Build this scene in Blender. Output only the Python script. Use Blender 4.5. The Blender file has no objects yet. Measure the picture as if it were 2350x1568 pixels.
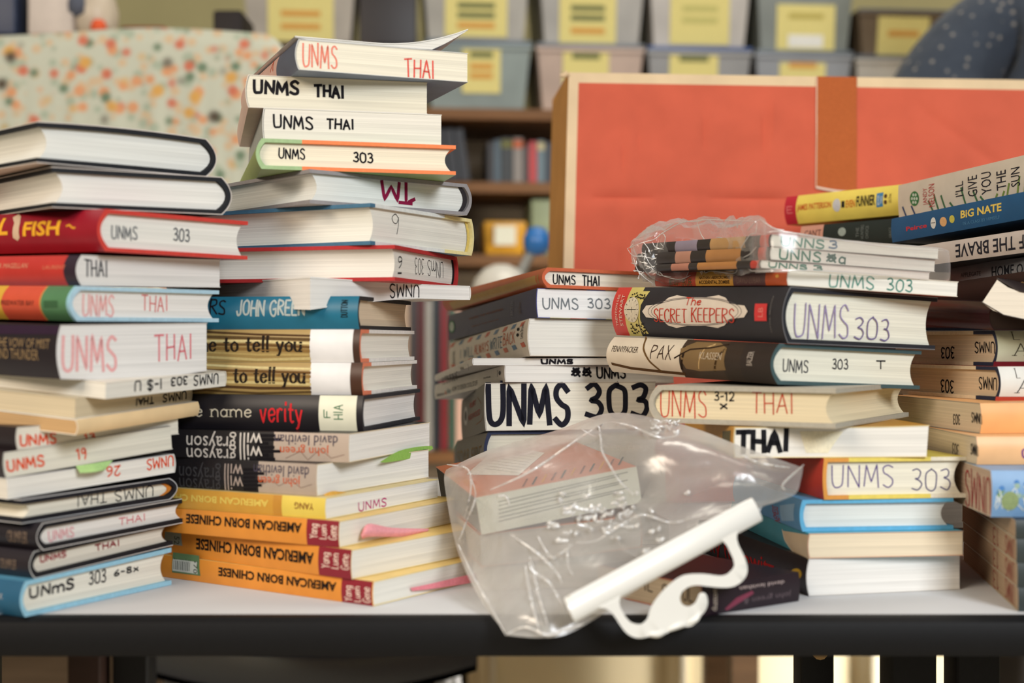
import bpy, bmesh, math, random
from mathutils import Vector, Matrix, noise

SC = bpy.context.scene
COL = SC.collection
rnd = random.Random(7)

# ------------------------------------------------------------------ camera
F, CX, HY = 3133.0, 1175.0, 784.0          # focal length in px of the 2350x1568 frame
CAM = Vector((0.0, 0.0, 0.91))
cd = bpy.data.cameras.new('camera')
cam = bpy.data.objects.new('camera', cd)
COL.objects.link(cam)
cam.location = CAM
cam.rotation_euler = (math.pi / 2, 0, 0)
cd.sensor_width = 36.0
cd.lens = F / 2350 * 36.0
cd.clip_start = 0.05
cd.dof.use_dof = True
cd.dof.focus_distance = 1.05
cd.dof.aperture_fstop = 4.2
cd.dof.aperture_blades = 9
SC.camera = cam

# ------------------------------------------------------------------ world, lights, exposure
wd = bpy.data.worlds.new('room_light')
SC.world = wd
wd.use_nodes = True
bg = wd.node_tree.nodes['Background']
bg.inputs[0].default_value = (1.0, 0.94, 0.86, 1)
bg.inputs[1].default_value = 0.24


def area(name, loc, target, size, power, color, spread=180):
    l = bpy.data.lights.new(name, 'AREA')
    l.shape = 'RECTANGLE'
    l.size, l.size_y = size
    l.energy = power
    l.color = color
    l.spread = math.radians(spread)
    o = bpy.data.objects.new(name, l)
    COL.objects.link(o)
    o.location = loc
    o.rotation_euler = (Vector(target) - Vector(loc)).to_track_quat('-Z', 'Y').to_euler()
    return o


area('window_light', (1.15, -1.35, 2.05), (0.0, 1.0, 0.85), (0.8, 0.8), 59, (0.94, 0.98, 1.03))
area('ceiling_light_near', (-1.5, -0.75, 2.0), (0, 1.0, 0.85), (1.2, 0.8), 40, (1.0, 0.84, 0.67))
area('ceiling_light_far', (0.5, 1.72, 2.95), (0.3, 2.6, 0.5), (1.4, 0.6), 20, (1.0, 0.93, 0.80))
area('cupboard_fill_light', (4.1, 1.3, .80), (.45, 2.46, .22), (.9, .6), 32, (1.0, 0.95, 0.86), 34)  # added fill without a real source, brightens the cupboard under the table
SC.view_settings.view_transform = 'Standard'
SC.view_settings.look = 'None'
SC.view_settings.exposure = 0.0
SC.view_settings.gamma = 1.0
SC.view_settings.use_curve_mapping = False
TABLE = 0.743


def at(px, py, Y):
    return Vector(((px - CX) / F * Y, Y, CAM.z - (py - HY) / F * Y))


# ------------------------------------------------------------------ materials
def lin(c):
    def f(v):
        v /= 255.0
        return v / 12.92 if v <= 0.04045 else ((v + 0.055) / 1.055) ** 2.4
    return (f(c[0]), f(c[1]), f(c[2]), 1.0)


MATS = {}


def nodes_of(name):
    m = bpy.data.materials.new(name)
    m.use_nodes = True
    nt = m.node_tree
    b = nt.nodes['Principled BSDF']
    return m, nt, b


def mat(kind, c):
    """procedural material of a kind in an sRGB colour"""
    key = (kind, tuple(c))
    if key in MATS:
        return MATS[key]
    m, nt, b = nodes_of('%s_%d_%d_%d' % ((kind,) + tuple(c)))
    N, L = nt.nodes, nt.links
    col = lin(c)
    tc = N.new('ShaderNodeTexCoord')
    mp = N.new('ShaderNodeMapping')
    L.new(tc.outputs['Object'], mp.inputs[0])
    nz = N.new('ShaderNodeTexNoise')
    L.new(mp.outputs[0], nz.inputs['Vector'])
    rp = N.new('ShaderNodeMapRange')
    L.new(nz.outputs[0], rp.inputs[0])
    rp.inputs[1].default_value = 0.3
    rp.inputs[2].default_value = 0.7
    mx = N.new('ShaderNodeMix')
    mx.data_type = 'RGBA'
    mx.blend_type = 'MULTIPLY'
    mx.inputs[0].default_value = 1.0
    mx.inputs[6].default_value = col
    L.new(rp.outputs[0], mx.inputs[7])
    L.new(mx.outputs[2], b.inputs['Base Color'])
    lo, rough, spec, bump = 0.92, 0.5, 0.4, 0.0
    if kind == 'pages':
        mp.inputs['Scale'].default_value = (5, 5, 1100)
        nz.inputs['Scale'].default_value = 1.0
        nz.inputs['Detail'].default_value = 2.0
        lo, rough, spec, bump = 0.80, 0.9, 0.1, 0.25
    elif kind == 'cover':
        nz.inputs['Scale'].default_value = 60
        lo, rough, spec = 0.90, 0.42, 0.4
    elif kind == 'board':
        nz.inputs['Scale'].default_value = 300
        lo, rough, spec, bump = 0.88, 0.7, 0.25, 0.08
    elif kind == 'gloss':
        nz.inputs['Scale'].default_value = 40
        lo, rough, spec = 0.95, 0.22, 0.5
    elif kind == 'ink':
        nz.inputs['Scale'].default_value = 500
        lo, rough, spec = 0.85, 0.8, 0.1
    elif kind == 'card':
        nz.inputs['Scale'].default_value = 22
        nz.inputs['Detail'].default_value = 6
        lo, rough, spec, bump = 0.86, 0.85, 0.15, 0.12
    elif kind == 'wood':
        mp.inputs['Scale'].default_value = (3, 40, 40)
        nz.inputs['Scale'].default_value = 2
        lo, rough, spec = 0.7, 0.6, 0.3
    elif kind == 'wall':
        nz.inputs['Scale'].default_value = 6
        lo, rough, spec = 0.9, 0.9, 0.1
    elif kind == 'black':
        nz.inputs['Scale'].default_value = 200
        lo, rough, spec, bump = 0.85, 0.55, 0.25, 0.04
    elif kind == 'plastic':
        nz.inputs['Scale'].default_value = 30
        lo, rough, spec = 0.97, 0.3, 0.5
    elif kind == 'frost':
        nz.inputs['Scale'].default_value = 9
        lo, rough, spec = 0.72, 0.4, 0.4
    elif kind == 'skin':
        nz.inputs['Scale'].default_value = 40
        lo, rough, spec = 0.9, 0.5, 0.3
    rp.inputs[3].default_value = lo
    rp.inputs[4].default_value = 1.0
    b.inputs['Roughness'].default_value = rough
    b.inputs['Specular IOR Level'].default_value = spec
    if bump:
        bp = N.new('ShaderNodeBump')
        bp.inputs['Strength'].default_value = bump
        bp.inputs['Distance'].default_value = 0.0006
        L.new(nz.outputs[0], bp.inputs['Height'])
        L.new(bp.outputs[0], b.inputs['Normal'])
    MATS[key] = m
    return m


# ------------------------------------------------------------------ mesh builder
class MB:
    def __init__(s):
        s.v, s.f, s.m, s.mats = [], [], [], []

    def mi(s, m):
        if m not in s.mats:
            s.mats.append(m)
        return s.mats.index(m)

    def add(s, verts, faces, m):
        k = len(s.v)
        s.v += [Vector(p) for p in verts]
        i = s.mi(m)
        for f in faces:
            s.f.append([a + k for a in f])
            s.m.append(i)

    def box(s, lo, hi, m, bev=0.0, taper=1.0):
        x0, y0, z0 = lo
        x1, y1, z1 = hi
        cx, cy = (x0 + x1) / 2, (y0 + y1) / 2
        pts = []
        for z, t in ((z0, taper), (z1, 1.0)):
            for x, y in ((x0, y0), (x1, y0), (x1, y1), (x0, y1)):
                pts.append((cx + (x - cx) * t, cy + (y - cy) * t, z))
        fs = [(0, 3, 2, 1), (4, 5, 6, 7), (0, 1, 5, 4), (1, 2, 6, 5), (2, 3, 7, 6), (3, 0, 4, 7)]
        if bev <= 0:
            s.add(pts, fs, m)
            return
        bm = bmesh.new()
        vs = [bm.verts.new(p) for p in pts]
        for f in fs:
            bm.faces.new([vs[i] for i in f])
        bmesh.ops.bevel(bm, geom=bm.edges[:], offset=bev, segments=3, affect='EDGES', profile=0.6)
        s.bm(bm, m)

    def bm(s, bm, m, M=None):
        bm.verts.index_update()
        s.add([(M @ v.co if M else v.co) for v in bm.verts], [[v.index for v in f.verts] for f in bm.faces], m)
        bm.free()

    def grid(s, P, m, flip=False):
        """P: list of rows of points"""
        nr, nc = len(P), len(P[0])
        fs = []
        for j in range(nr - 1):
            for i in range(nc - 1):
                q = [j * nc + i, j * nc + i + 1, (j + 1) * nc + i + 1, (j + 1) * nc + i]
                fs.append(q[::-1] if flip else q)
        s.add([p for r in P for p in r], fs, m)

    def tube(s, path, radii, m, n=12, flat=1.0, up=None):
        rings = []
        N = len(path)
        path = [Vector(p) for p in path]
        for i, p in enumerate(path):
            t = (path[min(i + 1, N - 1)] - path[max(i - 1, 0)]).normalized()
            ref = Vector(up) if up else (Vector((0, 0, 1)) if abs(t.z) < 0.9 else Vector((1, 0, 0)))
            a = t.cross(ref).normalized()
            b = a.cross(t).normalized()
            r = radii[i] if hasattr(radii, '__len__') else radii
            rings.append([p + a * math.cos(q) * r + b * math.sin(q) * r * flat for q in [2 * math.pi * k / n for k in range(n)]])
        fs = []
        for i in range(N - 1):
            for k in range(n):
                fs.append((i * n + k, i * n + (k + 1) % n, (i + 1) * n + (k + 1) % n, (i + 1) * n + k))
        fs.append(tuple(range(n))[::-1])
        fs.append(tuple((N - 1) * n + k for k in range(n)))
        s.add([p for r in rings for p in r], fs, m)

    def lathe(s, c, prof, m, n=24):
        P = []
        for r, z in prof:
            P.append([Vector((c[0] + math.cos(2 * math.pi * k / n) * r, c[1] + math.sin(2 * math.pi * k / n) * r, c[2] + z)) for k in range(n + 1)])
        s.grid(P, m)

    def build(s, name, parent=None, M=None, smooth=30, merge=0):
        me = bpy.data.meshes.new(name)
        me.from_pydata([tuple(p) for p in s.v], [], s.f)
        for m in s.mats:
            me.materials.append(m)
        me.polygons.foreach_set('material_index', s.m)
        bm = bmesh.new()
        bm.from_mesh(me)
        if merge:
            bmesh.ops.remove_doubles(bm, verts=bm.verts[:], dist=merge)
        bmesh.ops.recalc_face_normals(bm, faces=bm.faces[:])
        bm.to_mesh(me)
        bm.free()
        if smooth:
            me.shade_smooth()
            me.set_sharp_from_angle(angle=math.radians(smooth))
        o = bpy.data.objects.new(name, me)
        COL.objects.link(o)
        if M is None and parent is None:         # origin at the foot of the thing
            xs, ys, zs = zip(*[tuple(v.co) for v in me.vertices])
            c = Vector(((min(xs) + max(xs)) / 2, (min(ys) + max(ys)) / 2, min(zs)))
            me.transform(Matrix.Translation(-c))
            o.location = c
        if M is not None:
            o.matrix_world = M
        if parent is not None:
            o.parent = parent
            if M is not None:
                o.matrix_parent_inverse = parent.matrix_world.inverted()
        return o


def empty(name, M):
    o = bpy.data.objects.new(name, None)
    COL.objects.link(o)
    o.empty_display_size = 0.03
    o.matrix_world = M
    return o


def tag(o, label=None, cat=None, group=None, kind=None):
    if label:
        o['label'] = label
    if cat:
        o['category'] = cat
    if group:
        o['group'] = group
    if kind:
        o['kind'] = kind
    return o


def cat_rom(pts, n=6):
    """smooth a list of tuples (any dimension)"""
    if len(pts) < 3:
        return [tuple(p) for p in pts]
    out = []
    P = [pts[0]] + list(pts) + [pts[-1]]
    for i in range(1, len(P) - 2):
        a, b, c, d = P[i - 1], P[i], P[i + 1], P[i + 2]
        for k in range(n):
            t = k / n
            out.append(tuple(0.5 * (2 * b[j] + (c[j] - a[j]) * t + (2 * a[j] - 5 * b[j] + 4 * c[j] - d[j]) * t * t
                                    + (3 * b[j] - a[j] - 3 * c[j] + d[j]) * t ** 3) for j in range(len(b))))
    out.append(tuple(pts[-1]))
    return out


# ------------------------------------------------------------------ pen strokes (marker writing) and type
GL = {
    'A': '66|0,0 33,100 66,0;12,36 54,36', 'B': '58|0,0 0,100;~0,100 42,96 46,74 0,54;~0,54 52,48 56,10 0,0',
    'C': '60|~58,82 34,100 6,80 0,48 8,14 36,0 60,18', 'D': '60|0,0 0,100;~0,100 44,92 60,50 44,8 0,0',
    'E': '50|48,100 0,100 0,0 50,0;0,52 40,52', 'F': '50|50,100 0,100 0,0;0,52 40,52',
    'G': '64|~60,82 36,100 6,80 0,48 8,14 36,0 60,14 62,42;36,44 64,44', 'H': '60|0,0 0,100;60,0 60,100;0,50 60,50',
    'I': '16|8,0 8,100', 'J': '44|~44,100 44,24 28,0 6,4 0,24', 'K': '56|0,0 0,100;54,100 0,44;18,58 56,0',
    'L': '46|0,100 0,0 46,0', 'M': '80|0,0 10,100 40,20 70,100 80,0', 'N': '62|0,0 2,100 60,0 62,100',
    'O': '66|~33,100 8,86 0,50 8,14 33,0 58,14 66,50 58,86 33,100', 'P': '54|0,0 0,100;~0,100 48,94 52,66 0,46',
    'Q': '66|~33,100 8,86 0,50 8,14 33,0 58,14 66,50 58,86 33,100;40,24 68,-6', 'R': '58|0,0 0,100;~0,100 48,94 52,66 0,50;16,50 58,0',
    'S': '54|~52,86 30,100 6,88 6,66 28,52 50,36 50,12 26,0 0,12', 'T': '62|0,100 62,100;31,100 31,0',
    'U': '60|~0,100 0,34 10,6 30,0 50,8 58,34 60,100', 'V': '62|0,100 31,0 62,100', 'W': '88|0,100 22,0 44,84 66,0 88,100',
    'X': '58|0,100 58,0;58,100 0,0', 'Y': '58|0,100 29,48 58,100;29,48 29,0', 'Z': '58|0,100 58,100 0,0 58,0',
    '0': '60|~30,100 6,84 0,50 6,14 30,0 54,14 60,50 54,84 30,100', '1': '30|0,78 20,100 20,0', '2': '54|~2,80 24,100 50,84 44,54 2,0;2,0 54,2',
    '3': '52|~4,92 30,100 46,82 36,60 18,54 42,48 52,24 34,2 0,10', '6': '50|~44,100 14,70 0,30 14,2 40,6 50,30 34,48 4,36',
    '8': '52|~26,54 4,72 8,94 30,100 48,90 44,68 26,54 4,34 2,10 26,0 50,12 48,34 26,54', '9': '48|~44,84 22,100 2,82 8,58 30,54 46,78 46,84;~46,84 44,40 34,0',
    '-': '34|0,48 34,48', '~': '60|~0,40 18,58 40,42 60,60', 'i': '12|6,0 6,62;6,84 6,92', 'l': '12|6,0 6,104', 'x': '46|0,60 46,0;46,62 0,0',
    'a': '50|~44,52 22,64 2,44 4,12 24,0 44,16;46,62 46,0', 'e': '48|~4,34 46,38 40,58 22,64 2,44 4,14 24,0 46,14', 'm': '84|0,0 0,62;~0,44 18,64 38,54 42,40 42,0;~42,44 60,64 80,54 84,40 84,0',
    'n': '48|0,0 0,62;~0,42 20,64 42,56 48,38 48,0', 'o': '50|~25,64 4,50 0,32 6,10 25,0 46,12 50,32 46,52 25,64', 'r': '34|0,0 0,62;~0,38 14,60 34,60',
    's': '40|~38,54 20,64 4,52 20,34 38,20 22,0 0,10', 't': '36|~16,90 16,16 24,0 36,6;0,62 34,62', 'u': '48|~0,62 0,20 14,0 34,4 46,22;48,62 48,0',
    'v': '46|0,62 22,0 46,62', 'y': '48|0,62 24,4;~48,62 26,4 12,-26 0,-28', 'h': '48|0,0 0,104;~0,42 20,64 42,56 48,38 48,0', 'd': '50|~44,52 22,64 2,44 4,12 24,0 44,16;48,104 48,0',
    'c': '46|~44,54 24,64 4,46 4,18 24,0 44,12', 'b': '48|0,104 0,0;~0,44 20,64 44,52 48,32 42,10 20,0 0,14', 'p': '48|0,62 0,-34;~0,44 20,64 44,52 48,32 42,10 20,0 0,14', 'k': '44|0,104 0,0;42,62 0,26;16,38 44,0', 'w': '70|0,62 18,0 35,50 52,0 70,62', 'z': '42|0,62 42,62 0,0 42,0', 'j': '20|~14,62 14,-20 0,-30;14,84 14,92',
    'f': '36|~36,96 22,104 12,84 12,0;0,62 32,62', 'g': '50|~44,52 22,64 2,44 4,14 24,2 44,18;~48,62 48,-10 30,-28 4,-20',
    '$': '54|~52,86 30,100 6,88 6,66 28,52 50,36 50,12 26,0 0,12;27,112 27,-12', '#': '70|0,20 60,90;10,90 66,10;0,55 70,50;~10,70 50,80 60,40 20,20 10,60', "'": '8|4,100 4,76', '&': '60|~60,0 14,80 26,100 38,80 4,34 14,2 40,6 60,40',
}


def glyph_lines(text, jit=0.0, gap=0.24, r=rnd):
    """polylines of a written text, height 1, and its total width"""
    out, x = [], 0.0
    for ch in text:
        if ch == ' ':
            x += 0.5
            continue
        w, st = GL[ch].split('|')
        w = int(w) / 100
        dy, sl = r.uniform(-jit, jit), r.uniform(-jit, jit)
        for s in st.split(';'):
            sm = s[0] == '~'
            pts = [tuple(int(q) / 100 for q in p.split(',')) for p in s.lstrip('~').split()]
            pts = [(p[0] + r.uniform(-jit, jit) * 0.6, p[1] + r.uniform(-jit, jit)) for p in pts]
            if sm:
                pts = cat_rom(pts, 5)
            out.append([(x + p[0] + sl * p[1], p[1] + dy) for p in pts])
        x += w + gap
    return out, max(x - gap, 0.05)


def resample(pts, step):
    out = [pts[0]]
    for a, b in zip(pts, pts[1:]):
        d = math.hypot(b[0] - a[0], b[1] - a[1])
        n = max(1, int(d / step))
        for k in range(1, n + 1):
            out.append((a[0] + (b[0] - a[0]) * k / n, a[1] + (b[1] - a[1]) * k / n))
    return out


def ribbon(pts, w, pen=None):
    """2D ribbon along a polyline; returns verts, faces.  pen=(thin,) makes horizontals thin"""
    n = len(pts)
    V, Fc = [], []
    for i in range(n):
        a, b = pts[max(i - 1, 0)], pts[min(i + 1, n - 1)]
        dx, dy = b[0] - a[0], b[1] - a[1]
        d = math.hypot(dx, dy) or 1e-9
        dx, dy = dx / d, dy / d
        ww = w
        if pen is not None:
            ww = w * (pen + (1 - pen) * abs(dy) ** 1.3)
        x, y = pts[i]
        e = 0
        if i == 0:
            e = -0.35 * w
        if i == n - 1:
            e = 0.35 * w
        x, y = x + dx * e, y + dy * e
        V += [(x - dy * ww / 2, y + dx * ww / 2), (x + dy * ww / 2, y - dx * ww / 2)]
        if i:
            k = 2 * i
            Fc.append((k - 2, k - 1, k + 1, k))
    return V, Fc


TYPE = {}


def typeset(text, bold=0.0):
    """filled letters of the built-in sans type, scaled to a unit box"""
    key = (text, bold)
    if key not in TYPE:
        cu = bpy.data.curves.new('type', 'FONT')
        cu.body = text
        cu.offset = bold
        cu.resolution_u = 2
        o = bpy.data.objects.new('type', cu)
        me = o.to_mesh()
        V = [(v.co.x, v.co.y) for v in me.vertices]
        Fc = [tuple(p.vertices) for p in me.polygons]
        o.to_mesh_clear()
        bpy.data.objects.remove(o)
        bpy.data.curves.remove(cu)
        x0, x1 = min(p[0] for p in V), max(p[0] for p in V)
        y0, y1 = min(p[1] for p in V), max(p[1] for p in V)
        TYPE[key] = ([((p[0] - x0) / (x1 - x0), (p[1] - y0) / (y1 - y0)) for p in V], Fc)
    return TYPE[key]


def slice2d(V, Fc, cuts):
    bm = bmesh.new()
    vs = [bm.verts.new((p[0], p[1], 0)) for p in V]
    for f in Fc:
        try:
            bm.faces.new([vs[i] for i in f])
        except ValueError:
            pass
    bmesh.ops.triangulate(bm, faces=bm.faces[:])
    for h in cuts:
        bmesh.ops.bisect_plane(bm, geom=bm.verts[:] + bm.edges[:] + bm.faces[:], plane_co=(0, h, 0), plane_no=(0, 1, 0), dist=1e-7)
    bm.verts.index_update()
    R = [(v.co.x, v.co.y) for v in bm.verts], [[v.index for v in f.verts] for f in bm.faces]
    bm.free()
    return R

# ------------------------------------------------------------------ books
PAPER = (230, 228, 220)
CREAM = (222, 212, 190)
PLANE = {}
BOOKS = {}


def lookup(bands, x, default):
    for a, b, c in bands:
        if a <= x <= b:
            return c
    return default


def cshape(mb, w, h, T, b, th, off, vcuts, ucuts, outer, edge, kind, okind='cover'):
    """C-section wrap: bottom board, spine, top board; u from spine to fore-edge, v along the spine"""
    prof = []
    us = sorted(set([w] + [u for u in ucuts if b + 0.001 < u < w] + [b + (w - b) * k / 6 for k in range(7)]), reverse=True)
    Ti = T - 2 * off
    for u in us[:-1]:
        prof.append((u, off, max(u, b + off + th), off + th, 'b'))
    n = 12
    for k in range(n + 1):
        q = k / n
        z = off + Ti * q
        u = b * (2 * q - 1) ** 2 + off
        prof.append((u, z, u + th, off + th + (Ti - 2 * th) * q, 's'))
    for u in us[:-1][::-1]:
        prof.append((u, T - off, max(u, b + off + th), T - off - th, 't'))
    V = []
    for v in vcuts:
        for p in prof:
            V += [(p[0], v, p[1]), (p[2], v, p[3])]
    n = len(prof)
    by = {}
    for j in range(len(vcuts) - 1):
        vm = (vcuts[j] + vcuts[j + 1]) / 2
        for i in range(n - 1):
            a, c = (j * n + i) * 2, ((j + 1) * n + i) * 2
            tg = 's' if prof[i][4] == 's' and prof[i + 1][4] == 's' else ('b' if prof[i][1] < T / 2 else 't')
            um = (prof[i][0] + prof[i + 1][0]) / 2
            by.setdefault((okind, outer(tg, um, vm)), []).append((a, a + 2, c + 2, c))
            by.setdefault((kind, edge(um)), []).append((a + 1, c + 1, c + 3, a + 3))
        for i in (0, n - 1):
            a, c = (j * n + i) * 2, ((j + 1) * n + i) * 2
            by.setdefault((kind, edge(prof[i][0])), []).append((a, a + 1, c + 1, c))
    for j in (0, len(vcuts) - 1):
        for i in range(n - 1):
            a = (j * n + i) * 2
            by.setdefault((kind, edge((prof[i][0] + prof[i + 1][0]) / 2)), []).append((a, a + 1, a + 3, a + 2))
    for (kd, col), fs in by.items():
        used = sorted(set(i for f in fs for i in f))
        ix = {k: q for q, k in enumerate(used)}
        mb.add([V[k] for k in used], [[ix[k] for k in f] for f in fs], mat(kd, col))


class Book:
    pass


def book(key, stack, label, cx, yt, Y, yb=None, W=None, L=None, xr=None, xl=None, yaw=None, yr=None, yl=None,
         roll=None, pitch=None, spine='L', hard=False, cover=(200, 200, 200), top=None, edge=None, page=PAPER,
         b=None, bands=(), edgeb=(), headband=None, jacket=None, warp=None, draw=(), group=None, lift=True,
         T=None, plane_out=True, kind='cover', gap=0.0002, name=None, flap=None, fan=None):
    B = Book()
    k0 = (cx - CX) / F
    X = k0 * Y
    W0, L0 = W or 0.14, L or 0.21
    if yaw is None:
        if xr is not None:
            k = (xr - CX) / F
            c = (k * Y - X) / W0
            R, ph = math.hypot(1, k), math.atan(k)
            yaw = math.acos(max(-1, min(1, c / R))) - ph
        else:
            k = (xl - CX) / F
            c = (X - k * Y) / L0
            R, ph = math.hypot(1, k), math.atan(k)
            yaw = math.asin(max(-1, min(1, c / R))) - ph
        yaw = math.degrees(yaw)
    th = math.radians(yaw)
    exh, eyh = Vector((math.cos(th), math.sin(th), 0)), Vector((-math.sin(th), math.cos(th), 0))
    if W is None:
        W = W0
        if xr is not None:
            k = (xr - CX) / F
            W = (k * Y - X) / (exh.x - k * exh.y)
    if L is None:
        L = L0
        if xl is not None:
            k = (xl - CX) / F
            L = (k * Y - X) / (eyh.x - k * eyh.y)
    pp, pn = PLANE.get(stack, (Vector((0, 0, TABLE)), Vector((0, 0, 1))))
    pz = lambda x, y: pp.z - (pn.x * (x - pp.x) + pn.y * (y - pp.y)) / pn.z
    z0 = pz(X, Y) + gap
    if yb is not None:
        z0 = at(cx, yb, Y).z
    P0 = Vector((X, Y, z0))
    sx = -(pn.x * exh.x + pn.y * exh.y) / pn.z if roll is None else math.tan(math.radians(roll))
    sy = -(pn.x * eyh.x + pn.y * eyh.y) / pn.z if pitch is None else math.tan(math.radians(pitch))
    zb = z0 if yb is not None else at(cx, 0, Y).z * 0 + z0
    if yr is not None:
        Q = P0 + exh * W
        sx = (CAM.z - (yr - HY) / F * Q.y - z0) / W
    if yl is not None:
        Q = P0 + eyh * L
        sy = (CAM.z - (yl - HY) / F * Q.y - z0) / L
    if lift and yb is None:
        up = max(pz(p.x, p.y) - (z0 + i * W * sx + j * L * sy)
                 for i, j, p in [(i, j, P0 + exh * W * i + eyh * L * j) for i in (0, .5, 1) for j in (0, .5, 1)])
        if up > -gap:
            P0.z += up + gap
    ex = Vector((exh.x, exh.y, sx)).normalized()
    ey = Vector((eyh.x, eyh.y, sy)).normalized()
    ez = ex.cross(ey).normalized()
    ey = ez.cross(ex).normalized()
    if T is None:
        T = (at(cx, yt, Y).z - P0.z) / ez.z
    if T < 0.004:
        print('THIN', key, T)
        T = 0.004
    M = Matrix(((ex.x, ey.x, ez.x, P0.x), (ex.y, ey.y, ez.y, P0.y), (ex.z, ey.z, ez.z, P0.z), (0, 0, 0, 1)))
    Mi = M.inverted()
    if plane_out:
        PLANE[stack] = (P0 + ez * T, ez)
    print('%-5s yaw %5.1f W %.3f L %.3f T %.4f roll %5.1f pitch %5.1f  z %.3f' % (key, yaw, W, L, T, math.degrees(math.atan(sx)), math.degrees(math.atan(sy)), P0.z))
    th_ = 0.0026 if hard else 0.0005
    o = 0.003 if hard else 0.0004
    if b is None:
        b = 0.004 if hard else 0.0012
    w, h = (W, L) if spine in 'LX' else (L, W)
    loc = {'L': lambda u, v, z: (u, v, z), 'R': lambda u, v, z: (v, u, z),
           'X': lambda u, v, z: (W - u, v, z), 'Y': lambda u, v, z: (v, L - u, z)}[spine]
    wf = (lambda p: warp(p[0], p[1], p[2], W, L, T)) if warp else (lambda p: p)
    fin = lambda vs: [wf(p) for p in vs]

    # pixel on a face -> (s, height)
    def on(face, px, py):
        d = Mi.to_3x3() @ Vector(((px - CX) / F, 1, -(py - HY) / F))
        c = Mi @ CAM
        if face == 'L':
            t = -c.x / d.x
        elif face == 'R':
            t = -c.y / d.y
        else:
            t = (T - c.z) / d.z
        p = c + d * t
        return {'L': (p.y, p.z), 'R': (p.x, p.z), 'T': (p.x, p.y)}[face]

    edge = edge or cover
    top = top or cover
    # bands given in pixels of the spine
    bb = []
    if spine in 'LR':
        for a, c, col in bands:
            q = sorted((on(spine, a, yt)[0], on(spine, c, yt)[0]))
            bb.append((q[0], q[1], col))
    vc = sorted(set([0.0, h] + [h * k / 8 for k in range(1, 8)] + [q for a, c, _ in bb for q in (a, c) if 0.0005 < q < h - 0.0005]))
    outer = lambda tg, u, v: lookup(bb, v, cover) if tg == 's' else top
    edg = lambda u: lookup(edgeb, u, edge)
    ucuts = [q for a, c, _ in edgeb for q in (a, c)]
    cov = MB()
    off = 0.0006 if jacket else 0.0
    jk = None
    if jacket:
        jk = MB()
        cshape(jk, w, h, T, b, 0.0005, 0, vc, ucuts, outer, lambda u: jacket, 'gloss')
        cshape(cov, w, h, T, b, th_, off, vc, ucuts, lambda *a: edge, edg, 'board')
    else:
        cshape(cov, w, h, T, b, th_, 0, vc, ucuts, outer, edg, 'board' if hard and kind == 'cover' else kind, kind)
    # page block
    pg = MB()
    z0, z1 = th_ + off, T - th_ - off
    us0, us1 = b * 0.0 + th_ + off + 0.0003, w - o
    conc = 0.0045 if hard else 0.0

    def pos(a, v, c):
        q = (2 * c - 1) ** 2
        s0 = us0 + b * q
        s1 = us1 - conc * (1 - q)
        return (s0 + (s1 - s0) * a, o + (h - 2 * o) * v, z0 + (z1 - z0) * c)
    nu, nv, nz = 12, 10, 8
    pm = mat('pages', page)
    for v in (0, 1):
        pg.grid([[pos(i / nu, v, k / nz) for i in range(nu + 1)] for k in range(nz + 1)], pm)
    for a in (0, 1):
        pg.grid([[pos(a, j / nv, k / nz) for j in range(nv + 1)] for k in range(nz + 1)], pm)
    for c in (0, 1):
        pg.grid([[pos(i / nu, j / nv, c) for i in range(nu + 1)] for j in range(nv + 1)], pm)
    if headband:
        hb = 0.004
        for v in (o - 0.0006, h - o + 0.0006):
            pg.add([(us0 + b * (2 * k / 8 - 1) ** 2 + d, v, z0 + (z1 - z0) * k / 8) for k in range(9) for d in (0, hb)],
                   [(2 * k, 2 * k + 1, 2 * k + 3, 2 * k + 2) for k in range(8)], mat('ink', headband))
    for m_ in [cov, pg] + ([jk] if jk else []):
        m_.v = [Vector(wf(loc(*p))) for p in m_.v]
    # writing and printing on the faces
    n_ = 0
    for it in draw:
        n_ += 1
        eps = 0.00016 + 0.000006 * n_
        op, face = it[0], it[1]
        is_sp = face == spine
        tgt = (jk or cov) if (is_sp or face == 'T') else pg
        fore = (face == 'L' and spine == 'X') or (face == 'R' and spine == 'Y')

        def offs(hh):
            q = (2 * max(0, min(1, hh / T)) - 1) ** 2
            if is_sp:
                return b * q
            if fore:
                return o + conc * (1 - q)
            return o

        def put(V):
            if face == 'L':
                return fin([(offs(p[1]) - eps, p[0], p[1]) for p in V])
            if face == 'R':
                return fin([(p[0], offs(p[1]) - eps, p[1]) for p in V])
            return fin([(p[0], p[1], T + eps) for p in V])
        cuts = [T * k / 8 for k in range(1, 8)] if is_sp and b > 0.0004 else []
        if op in 'ht':
            text, x0, y0, x1, y1, col = it[2:8]
            s0, h0 = on(face, x0, y0)
            s1, h1 = on(face, x1, y1)
            opt = it[9] if len(it) > 9 else ''
            if not is_sp and face in 'LR':        # keep the writing on the block of pages
                lo, hi = th_ + off + .0006, T - th_ - off - .0006
                a_, c_ = min(h0, h1), max(h0, h1)
                d_ = min(c_ - a_, hi - lo)
                a_ = max(lo, min(a_ if a_ + d_ <= hi else hi - d_, hi - d_))
                h0, h1 = a_, a_ + d_
                e_ = o + (b + th_ + off + .001 if face == 'R' and spine == 'L' else .001)
                if face == 'R' and s0 < e_:
                    s0, s1 = e_, s1 + (e_ - s0) * .5

            def box(a, c):
                if 'i' in opt:
                    a, c = 1 - a, 1 - c
                if 'u' in opt:
                    a, c = 1 - c, a
                if 'n' in opt:
                    a, c = c, 1 - a
                return (s0 + (s1 - s0) * a, h0 + (h1 - h0) * c)
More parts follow.
